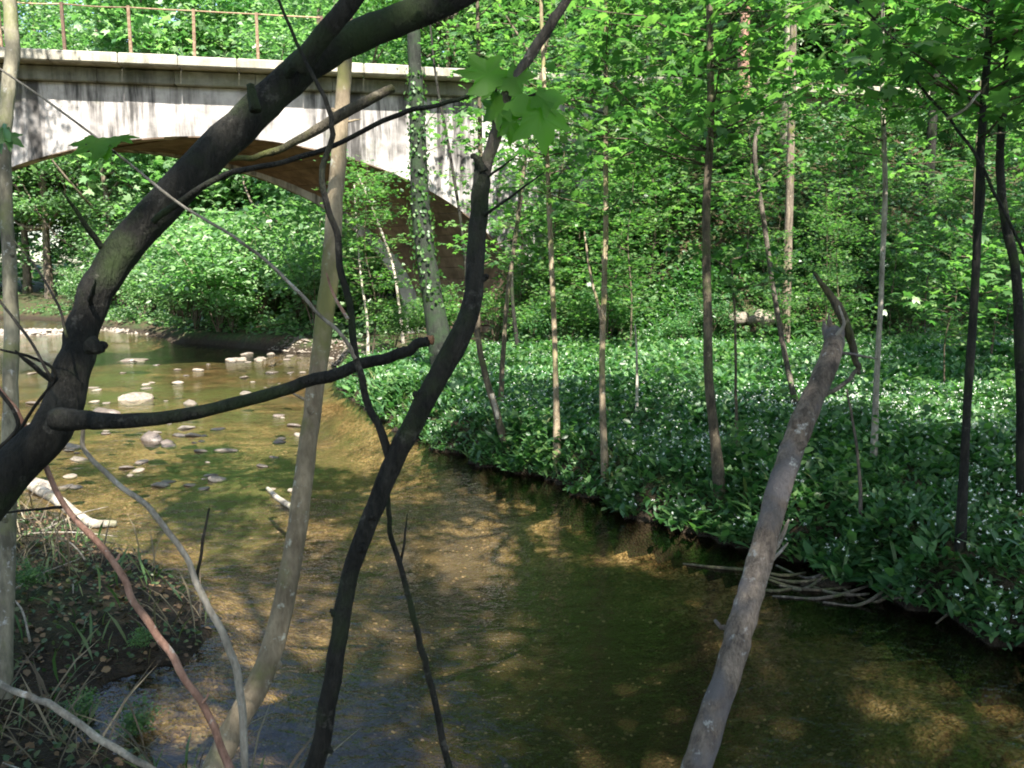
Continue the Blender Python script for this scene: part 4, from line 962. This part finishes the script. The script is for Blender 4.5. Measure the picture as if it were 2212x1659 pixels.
# far wood behind everything
g = np.random.default_rng(700)
n = 26000; a = g.uniform(-0.95, 0.95, n); rr = g.uniform(60, 78, n)
pos = np.stack([np.sin(a) * rr, np.cos(a) * rr, np.abs(g.normal(0, 9, n))], 1); pos[:, 2] += H(pos[:, 0], pos[:, 1]) * 0.8
clump = vnoise(pos[:, 0], pos[:, 2], 3.0, 5) > -0.22; pos = pos[clump]
v, t = flat_leaves(pos, g.uniform(.45, .9, len(pos)), T_DIA, 0.8, g)
o = link("distant_woodland", mesh_from("distant_woodland", v, t, M['leaf_far'])); tag(o, "far green wood closing the view behind the trees", "woodland", None, "stuff")

# ------------------------------------------------------------------ ground cover
def in_view(x, y, margin=1.5):
    return (np.abs(x) < 0.62 * y + margin) & (y > 2.2)
def scatter(n, x0, x1, y0, y1, g, cond):
    x = g.uniform(x0, x1, n); y = g.uniform(y0, y1, n)
    df, dn, ins = ground_parts(x, y); s_, n_ = to_bridge(x, y)
    k = (~ins) & in_view(x, y) & cond(x, y, df, dn, s_, n_)
    return x[k], y[k], df[k]
g = np.random.default_rng(800)
def garlic(nplants, cond, x0, x1, y0, y1, hgt, name, label, flowers=0.5, mat='leaf_garlic', per=6):
    x, y, df = scatter(nplants, x0, x1, y0, y1, g, cond)
    z = H(x, y); n = len(x)
    a = g.uniform(0, 2 * np.pi, (n, per)); el = g.uniform(0.25, 1.15, (n, per))
    d = np.stack([np.cos(a) * np.cos(el), np.sin(a) * np.cos(el), np.sin(el)], -1).reshape(-1, 3)
    hv = (0.5 + 1.0 * (vnoise(x, y, 0.8, 6) + .5)) * hgt * g.uniform(.75, 1.35, n)
    lift = np.repeat(g.uniform(0.0, 0.5, n) * hv, per)
    base = np.repeat(np.stack([x, y, z - 0.01], 1), per, 0) + g.normal(0, 0.03, (n * per, 3)) * np.array([1, 1, 0]); base[:, 2] += lift * g.uniform(0, 1, n * per)
    nrm = np.stack([-d[:, 0] * .8, -d[:, 1] * .8, np.ones(len(d))], 1) + .25 * g.standard_normal((len(d), 3))
    v, t = leaves(base, d, nrm, np.repeat(hv, per) * g.uniform(.65, 1.15, n * per), T_BLADE, 1.35)
    ch = [(v, t, 0)]
    if flowers:
        pf = np.clip(vnoise(x, y, 1.1, 8) + .35, 0, 1) * flowers * 1.5
        k = np.where(g.uniform(0, 1, n) < pf)[0]; fp = np.stack([x[k], y[k], z[k] + hv[k] * g.uniform(.75, 1.2, len(k))], 1)
        m = 7; pp = np.repeat(fp, m, 0) + g.normal(0, .004, (len(fp) * m, 3)); fa = g.uniform(0, 2 * np.pi, len(pp)); fe = g.uniform(-.1, 1.3, len(pp))
        fd = np.stack([np.cos(fa) * np.cos(fe), np.sin(fa) * np.cos(fe), np.sin(fe)], 1)
        v, t = leaves(pp, fd, np.array([0, 0, 1.0]) + .5 * g.standard_normal(fd.shape), g.uniform(.007, .012, len(pp)), T_DIA, 1.3); ch.append((v, t, 1))
    v, t, mi = join(ch)
    o = link(name, mesh_from(name, v, t, [M[mat], M['petal']], mi)); return tag(o, label, "flowers" if flowers else "ground cover", None, "stuff")
far_near = lambda x, y, df, dn, s, n: (df < dn) & (df > 0.015) & (n < -3.6)
garlic(36000, lambda x, y, df, dn, s, n: far_near(x, y, df, dn, s, n) & (y < 9.5), -2, 8.5, 3.2, 9.5, 0.09, "wild_garlic", "carpet of white-flowered wild garlic on the terrace along the bank edge", .3)
garlic(40000, lambda x, y, df, dn, s, n: far_near(x, y, df, dn, s, n) & (y >= 9.5), -4.2, 13, 9.5, 19, 0.125, "wild_garlic", "carpet of white-flowered wild garlic running back to the slope foot", .16, per=5)
# taller herbs standing in clumps through the carpet
x, y, df = scatter(2600, -3, 12, 3.4, 18.5, g, lambda x, y, df, dn, s, n: far_near(x, y, df, dn, s, n) & (vnoise(x, y, 1.3, 21) > .06))
st = np.repeat(np.stack([x, y, H(x, y)], 1), 14, 0); hh = g.uniform(0, 1, len(st)) * np.repeat(g.uniform(.22, .5, len(x)), 14)
st = st + np.stack([g.normal(0, .05, len(st)), g.normal(0, .05, len(st)), hh], 1)
v, t = flat_leaves(st, g.uniform(.04, .085, len(st)), T_OVAL, .5, g, 1.3)
o = link("tall_herbs", mesh_from("tall_herbs", v, t, M['leaf_maple'])); tag(o, "loose clumps of taller yellow-green herbs among the flowers", "herbs", None, "stuff")
# slope cover
x, y, df = scatter(60000, -1, 15, 14, 23.5, g, lambda x, y, df, dn, s, n: (df < dn) & (n > -4.6) & (n < -0.15) & (s > 6.0))
z = H(x, y); pos = np.stack([x, y, z + np.abs(g.normal(0, .16, len(x))) * (1 + 1.2 * vnoise(x, y, .9, 14))], 1)
v, t = flat_leaves(pos, g.uniform(.06, .14, len(pos)), T_OVAL, 0.7, g, 1.4)
o = link("ground_ivy", mesh_from("ground_ivy", v, t, M['leaf_ivy'])); tag(o, "low leafy cover over the slope beside the bridge", "ground cover", None, "stuff")
# banks behind the bridge
x = g.uniform(-36, 3, 60000); y = g.uniform(20, 46, 60000); df, dn, ins = ground_parts(x, y); s_, n_ = to_bridge(x, y)
k = (~ins) & (n_ > 1.0) & (np.minimum(df, dn) > 0.25) & (np.minimum(df, dn) < 7) & (np.abs(x / y + .3) < .5); x, y = x[k], y[k]
pos = np.stack([x, y, H(x, y) + np.abs(g.normal(0, .25, len(x)))], 1)
v, t = flat_leaves(pos, g.uniform(.09, .2, len(pos)), T_DIA, 0.7, g, 1.3)
o = link("bank_herbage", mesh_from("bank_herbage", v, t, M['leaf_far'])); tag(o, "tangled herbs along the stream banks beyond the bridge", "ground cover", None, "stuff")

# grass, straw and litter on the low near bank
def blades(n, x0, x1, y0, y1, cond, hgt, mat, name, label, lean=.5, wid=.28):
    x = g.uniform(x0, x1, n); y = g.uniform(y0, y1, n); df, dn, ins = ground_parts(x, y); k = (~ins) & cond(x, y, df, dn); x, y = x[k], y[k]
    a = g.uniform(0, 2 * np.pi, len(x)); d = np.stack([np.cos(a) * lean, np.sin(a) * lean, np.ones(len(x))], 1) + .2 * g.standard_normal((len(x), 3))
    nrm = np.stack([-np.cos(a), -np.sin(a), .4 * np.ones(len(x))], 1)
    v, t = leaves(np.stack([x, y, H(x, y) - .01], 1), d, nrm, hgt * g.uniform(.5, 1.2, len(x)), T_BLADE, wid)
    o = link(name, mesh_from(name, v, t, M[mat])); return tag(o, label, "grass", None, "stuff")
near = lambda x, y, df, dn: (dn < df) & (dn > .03)
blades(1300, -5, -.6, 2.0, 6.6, lambda x, y, df, dn: near(x, y, df, dn) & (vnoise(x, y, .5, 9) > -.05), .17, 'grass', "bank_grass", "thin green grass tufts on the low near bank")
blades(2600, -4.5, -.6, 2.2, 6.0, lambda x, y, df, dn: near(x, y, df, dn) & (vnoise(x, y, .6, 12) > .0), .34, 'straw', "dry_grass", "dry straw-coloured stalks on the low near bank", .8, .09)
blades(14000, -3.5, 8, 3, 13, lambda x, y, df, dn: (df < dn) & (df < .4) & (vnoise(x, y, .4, 10) > -.25), .26, 'grass', "edge_grass", "grass hanging over the cut edge of the flower bank", .9, .3)
x = g.uniform(-5, 1.5, 9000); y = g.uniform(1.2, 6.4, 9000); df, dn, ins = ground_parts(x, y); k = (~ins) & (dn < df) & (dn > .02); x, y = x[k], y[k]
v, t = flat_leaves(np.stack([x, y, H(x, y) + .012], 1), g.uniform(.02, .045, len(x)), T_OVAL, .35, g, 1.5)
o = link("leaf_litter", mesh_from("leaf_litter", v, t, M['litter'])); tag(o, "brown fallen leaves on the low near bank", "leaf litter", None, "stuff")
# small herbs on the near bank
for k, (px, py, sc) in enumerate([(180, 1545, .11), (285, 1590, .12), (310, 1420, .08), (60, 1300, .12)]):
    gp, _ = on_ground(px, py)
    put("herb", SHM[k % 3], gp[0], gp[1], sc, k * 1.1, "small fresh green herb sprouting on the low near bank", "plant", "herbs on the near bank")

def frond_mesh(seed):
    g2 = np.random.default_rng(seed); pos, dd, nn, sz = [], [], [], []; L = 1.0
    for k in range(18):
        u = (k + 1) / 18; p = np.array([L * .75 * u, 0, L * (.95 * u - .62 * u * u)]); w = .24 * L * math.sin(math.pi * min(1, u * .9 + .12))
        for sg in (-1, 1): pos.append(p); dd.append([.35, sg, -.15 + .1 * g2.normal()]); nn.append([0, 0, 1]); sz.append(max(w, .03))
    v, t = leaves(np.array(pos), np.array(dd, float), np.array(nn, float), np.array(sz), T_OVAL, .42)
    u = np.linspace(0, 1, 6); st = np.stack([.75 * u, 0 * u, .95 * u - .62 * u * u, .008 * (1 - u) + .002], 1)
    sv, stt = tube(st, 4, 1, 0, seed); v, t, mi = join([(v, t, 0), (sv, stt, 0)])
    return mesh_from("frond", v, t, M['leaf_ivy'])
FROND = [frond_mesh(1500 + k) for k in range(3)]
for k in range(18):
    s_, n_ = g.uniform(8.6, 17), g.uniform(-5.6, -.8); p = bpt(s_, n_, 0); mk = nearest(p[0], p[1])
    root = empty("fern", (p[0], p[1], h1(p[0], p[1])), "arching green fern on the slope near " + mk, "fern", "ferns on the slope near " + mk)
    sc = g.uniform(.6, 1.0)
    for f in range(9):
        o = link("frond", FROND[(k + f) % 3], root); o.rotation_euler = (0, g.normal() * .12, f / 9 * 6.283 + g.normal() * .2); q_ = sc * g.uniform(.7, 1.05); o.scale = (q_,) * 3
# matted cover and twigs on the near bank
x = g.uniform(-5.5, 1.0, 15000); y = g.uniform(1.6, 7.0, 15000); df, dn, ins = ground_parts(x, y); k = (~ins) & (dn < df) & (dn > .04) & (vnoise(x, y, .45, 31) > -.12); x, y = x[k], y[k]
v, t = flat_leaves(np.stack([x, y, H(x, y) + g.uniform(.01, .07, len(x))], 1), g.uniform(.015, .04, len(x)), T_OVAL, .6, g, 1.2)
o = link("bank_herbage", mesh_from("bank_herbage", v, t, M['grass'])); tag(o, "dull matted herbs covering the low near bank", "ground cover", None, "stuff")
tw = []
for k in range(70):
    x0, y0 = g.uniform(-4.5, -.8), g.uniform(2.2, 6.2)
    df, dn, ins = ground_parts(np.array([x0]), np.array([y0]))
    if ins[0] or dn[0] > df[0]: continue
    a = g.uniform(0, 6.28); L = g.uniform(.2, .7); x1, y1 = x0 + math.cos(a) * L, y0 + math.sin(a) * L; z0, z1 = max(h1(x0, y0), 0) + .02, max(h1(x1, y1), 0) + .02 + g.uniform(0, .12)
    v, t = tube(np.array([[x0, y0, z0, .006], [(x0 + x1) / 2, (y0 + y1) / 2 + g.normal() * .03, (z0 + z1) / 2 + .02, .005], [x1, y1, z1, .002]]), 5, 3, .05, k); tw.append((v, t, 0))
v, t, mi = join(tw); o = link("twig_litter", mesh_from("twig_litter", v, t, M['bark_ash'])); tag(o, "thin fallen twigs strewn over the low near bank", "twigs", None, "stuff")

# ------------------------------------------------------------------ stones, gravel, driftwood
import bmesh
def stone_mesh(seed, mat, sub=2):
    bm = bmesh.new(); bmesh.ops.create_icosphere(bm, subdivisions=sub, radius=1.0)
    g2 = np.random.default_rng(seed); pl = norm(g2.standard_normal((9, 3))); off = g2.uniform(.55, .95, 9)
    for vtx in bm.verts:
        p = np.array(vtx.co); p = p * (1 + .16 * math.sin(3.1 * p[0] + seed) * math.cos(2.3 * p[1] + seed * 2) + .1 * math.sin(5 * p[2] + 4 * p[0]))
        for n_, o_ in zip(pl, off):
            dd = p @ n_ - o_
            if dd > 0: p = p - n_ * dd * .85
        p = p * (1 + .04 * g2.standard_normal()); vtx.co = p
    me = bpy.data.meshes.new("stone"); bm.to_mesh(me); bm.free(); me.materials.append(mat); me.shade_smooth(); return me
ST = {m: [stone_mesh(900 + k, M[m]) for k in range(4)] for m in ('stone', 'stone_pale', 'stone_wet')}
def stone(px, py, wpx, mat, label, group=None, flat=.45, k=0, z=0.0, yr=.7):
    q = on_plane(px, py, z); d = np.linalg.norm(q - np.array([0, 0, CAM_H])); r = wpx / 2 * d / FPX
    o = link("stone", ST[mat][k % 4], None, (q[0], q[1], z - r * flat * 0.12)); o.scale = (r, r * yr * random.uniform(.8, 1.4), r * flat * random.uniform(.6, .9)); o.rotation_euler = (random.uniform(-.2, .2), random.uniform(-.2, .2), random.uniform(-.6, .6))
    return tag(o, label, "stone", group)
stone(412, 872, 40, 'stone', "pale squarish stone in the middle of the stream", flat=.6, k=1)
stone(290, 862, 70, 'stone', "low mottled stone upstream of the pale squarish one", k=2)
stone(385, 826, 30, 'stone_pale', "small rounded white stone farther up the riffle", k=3)
stone(232, 892, 75, 'stone_wet', "broad dark wet stone lying behind the arching trunk's limb", k=0)
stone(330, 950, 52, 'stone_wet', "dark pointed wet stone breaking the riffle", flat=.8, k=1)
stone(155, 966, 46, 'stone', "pinkish rounded stone near the young birch", k=2)
stone(490, 972, 66, 'stone', "flat two-toned stone half sunk in the riffle", flat=.35, k=3)
stone(650, 940, 36, 'stone_pale', "small pale stone beside the pale leaning trunk", k=0)
stone(92, 1052, 66, 'stone_pale', "jagged white stone caught by the driftwood", flat=.6, k=1)
stone(290, 778, 60, 'stone_wet', "long dark stone in the bridge's shadow", flat=.3, k=2)
stone(150, 792, 44, 'stone', "grey stone awash below the bridge's shadow", k=3)
for k in range(28):
    px, py = random.uniform(468, 770), random.gauss(774, 5)
    stone(px, py, random.uniform(10, 24), 'stone_pale' if random.random() < .4 else 'stone', "pale cobble on the gravel bar under the arch", "cobbles on the gravel bar", flat=.55, k=k)
for k in range(95):
    px, py = random.uniform(50, 660), random.uniform(775, 1060)
    stone(px, py, random.uniform(10, 40) * (1 if py > 850 else .7), random.choice(['stone', 'stone', 'stone_wet']), "small cobble showing above the riffle", "small cobbles in the riffle", flat=.42, k=k, yr=.9)
# bar of gravel and bed pebbles
def pebbles(n, x0, x1, y0, y1, cond, r0, r1, name, label, mat):
    x = g.uniform(x0, x1, n); y = g.uniform(y0, y1, n); df, dn, ins = ground_parts(x, y); k = cond(x, y, df, dn, ins); x, y = x[k], y[k]; m = len(x)
    tv = np.array([[1, 0, 0], [.3, .9, 0], [-.8, .55, 0], [-.8, -.6, 0], [.35, -.9, 0], [.1, 0, .6]]); tf = np.array([[0, 1, 5], [1, 2, 5], [2, 3, 5], [3, 4, 5], [4, 0, 5]])
    a = g.uniform(0, 2 * np.pi, m); d = np.stack([np.cos(a), np.sin(a), 0 * a], 1)
    v, t = leaves(np.stack([x, y, H(x, y) - .004], 1), d, np.tile([0, 0, 1.0], (m, 1)) + .1 * g.standard_normal((m, 3)), g.uniform(r0, r1, m) * g.uniform(.5, 1, m), (tv, tf), .8)
    o = link(name, mesh_from(name, v, t, M[mat])); return tag(o, label, "gravel", None, "stuff")
def mat_pebble():
    m, nt, nd, ln = newmat("bed_pebble"); gi = nd.new("ShaderNodeNewGeometry")
    rp = ramp(nd, [(0.0, (.045, .03, .016)), (.35, (.10, .068, .035)), (.75, (.18, .125, .065)), (1.0, (.27, .2, .12))]); ln.new(gi.outputs["Random Per Island"], rp.inputs[0])
    pb = nd.new("ShaderNodeBsdfPrincipled"); ln.new(rp.outputs[0], pb.inputs["Base Color"]); pb.inputs["Roughness"].default_value = .8
    out = nd.new("ShaderNodeOutputMaterial"); ln.new(pb.outputs[0], out.inputs[0]); return m
M['pebble'] = mat_pebble()
pebbles(26000, -5, 4, 2.2, 11, lambda x, y, df, dn, ins: ins & in_view(x, y, .8), .010, .026, "bed_gravel", "golden gravel on the bed of the stream", 'pebble')
pebbles(5000, -7.5, -3, 17.5, 23, lambda x, y, df, dn, ins: (df < .5), .03, .08, "bar_gravel", "pale gravel bar below the arch", 'stone')
pebbles(5000, -23, -13, 28, 36, lambda x, y, df, dn, ins: ins & (H(x, y) > -0.06), .05, .16, "glare_gravel", "pale gravel put in for the glare on the water beyond the bridge", 'stone_pale')  # pale pebbles added as a stand-in for glare on the far water
def drift(name, label, pts, mat, cat="branch", group=None, z=0.03, n=6):
    out = []
    for (px, py, r) in pts:
        q = on_plane(px, py, z); d = np.linalg.norm(q - np.array([0, 0, CAM_H])); rr = pix_r(r, d); out.append([q[0], q[1], max(h1(q[0], q[1]), 0.0) + rr * .6 + (z if z > .05 else 0), rr])
    out = np.array(out); v, t = tube(out, 8, n, .08, len(pts)); return solo(name, v, t, M[mat], out[0, :3], label, cat, group)
drift("driftwood", "bleached driftwood pole lying at the edge of the low bank", [(50, 1040, 8), (120, 1078, 11), (190, 1125, 10), (250, 1128, 7)], 'bark_ash')
drift("driftwood", "short pale stick poking from the golden shallows", [(578, 1050, 4), (600, 1072, 6), (632, 1092, 7)], 'bark_ash')
for k in range(16):
    px = random.uniform(1560, 2190); py = 1190 + (px - 1560) * .2 + random.uniform(20, 70)
    L = random.uniform(90, 260); sl = random.uniform(-.25, .3)
    drift("fallen_branch", "thin bare fallen branch hanging off the shaded bank edge", [(px - L / 2, py - sl * L / 2 - random.uniform(0, 20), 2), (px, py, 3.5), (px + L / 2, py + sl * L / 2 - random.uniform(0, 30), 2.5)], 'bark_grey' if k % 2 else 'bark_brown', "branch", "fallen branches along the shaded bank", z=0.0)
# pale rocks on the slope
for k, (px, py, w) in enumerate([(1600, 632, 60), (1655, 640, 70), (1700, 650, 55), (1630, 665, 50)]):
    q = P(px, py, 15.5); o = link("rock", ST['stone'][k % 4], None, (q[0], q[1], max(h1(q[0], q[1]) + .1, q[2] * .0 + h1(q[0], q[1]) + .12)))
    r = w / 2 * 15.5 / FPX * .85; o.scale = (r, r * .8, r * .7); tag(o, "pale rock slab cropping out of the slope foot", "rock", "rocks at the slope foot")
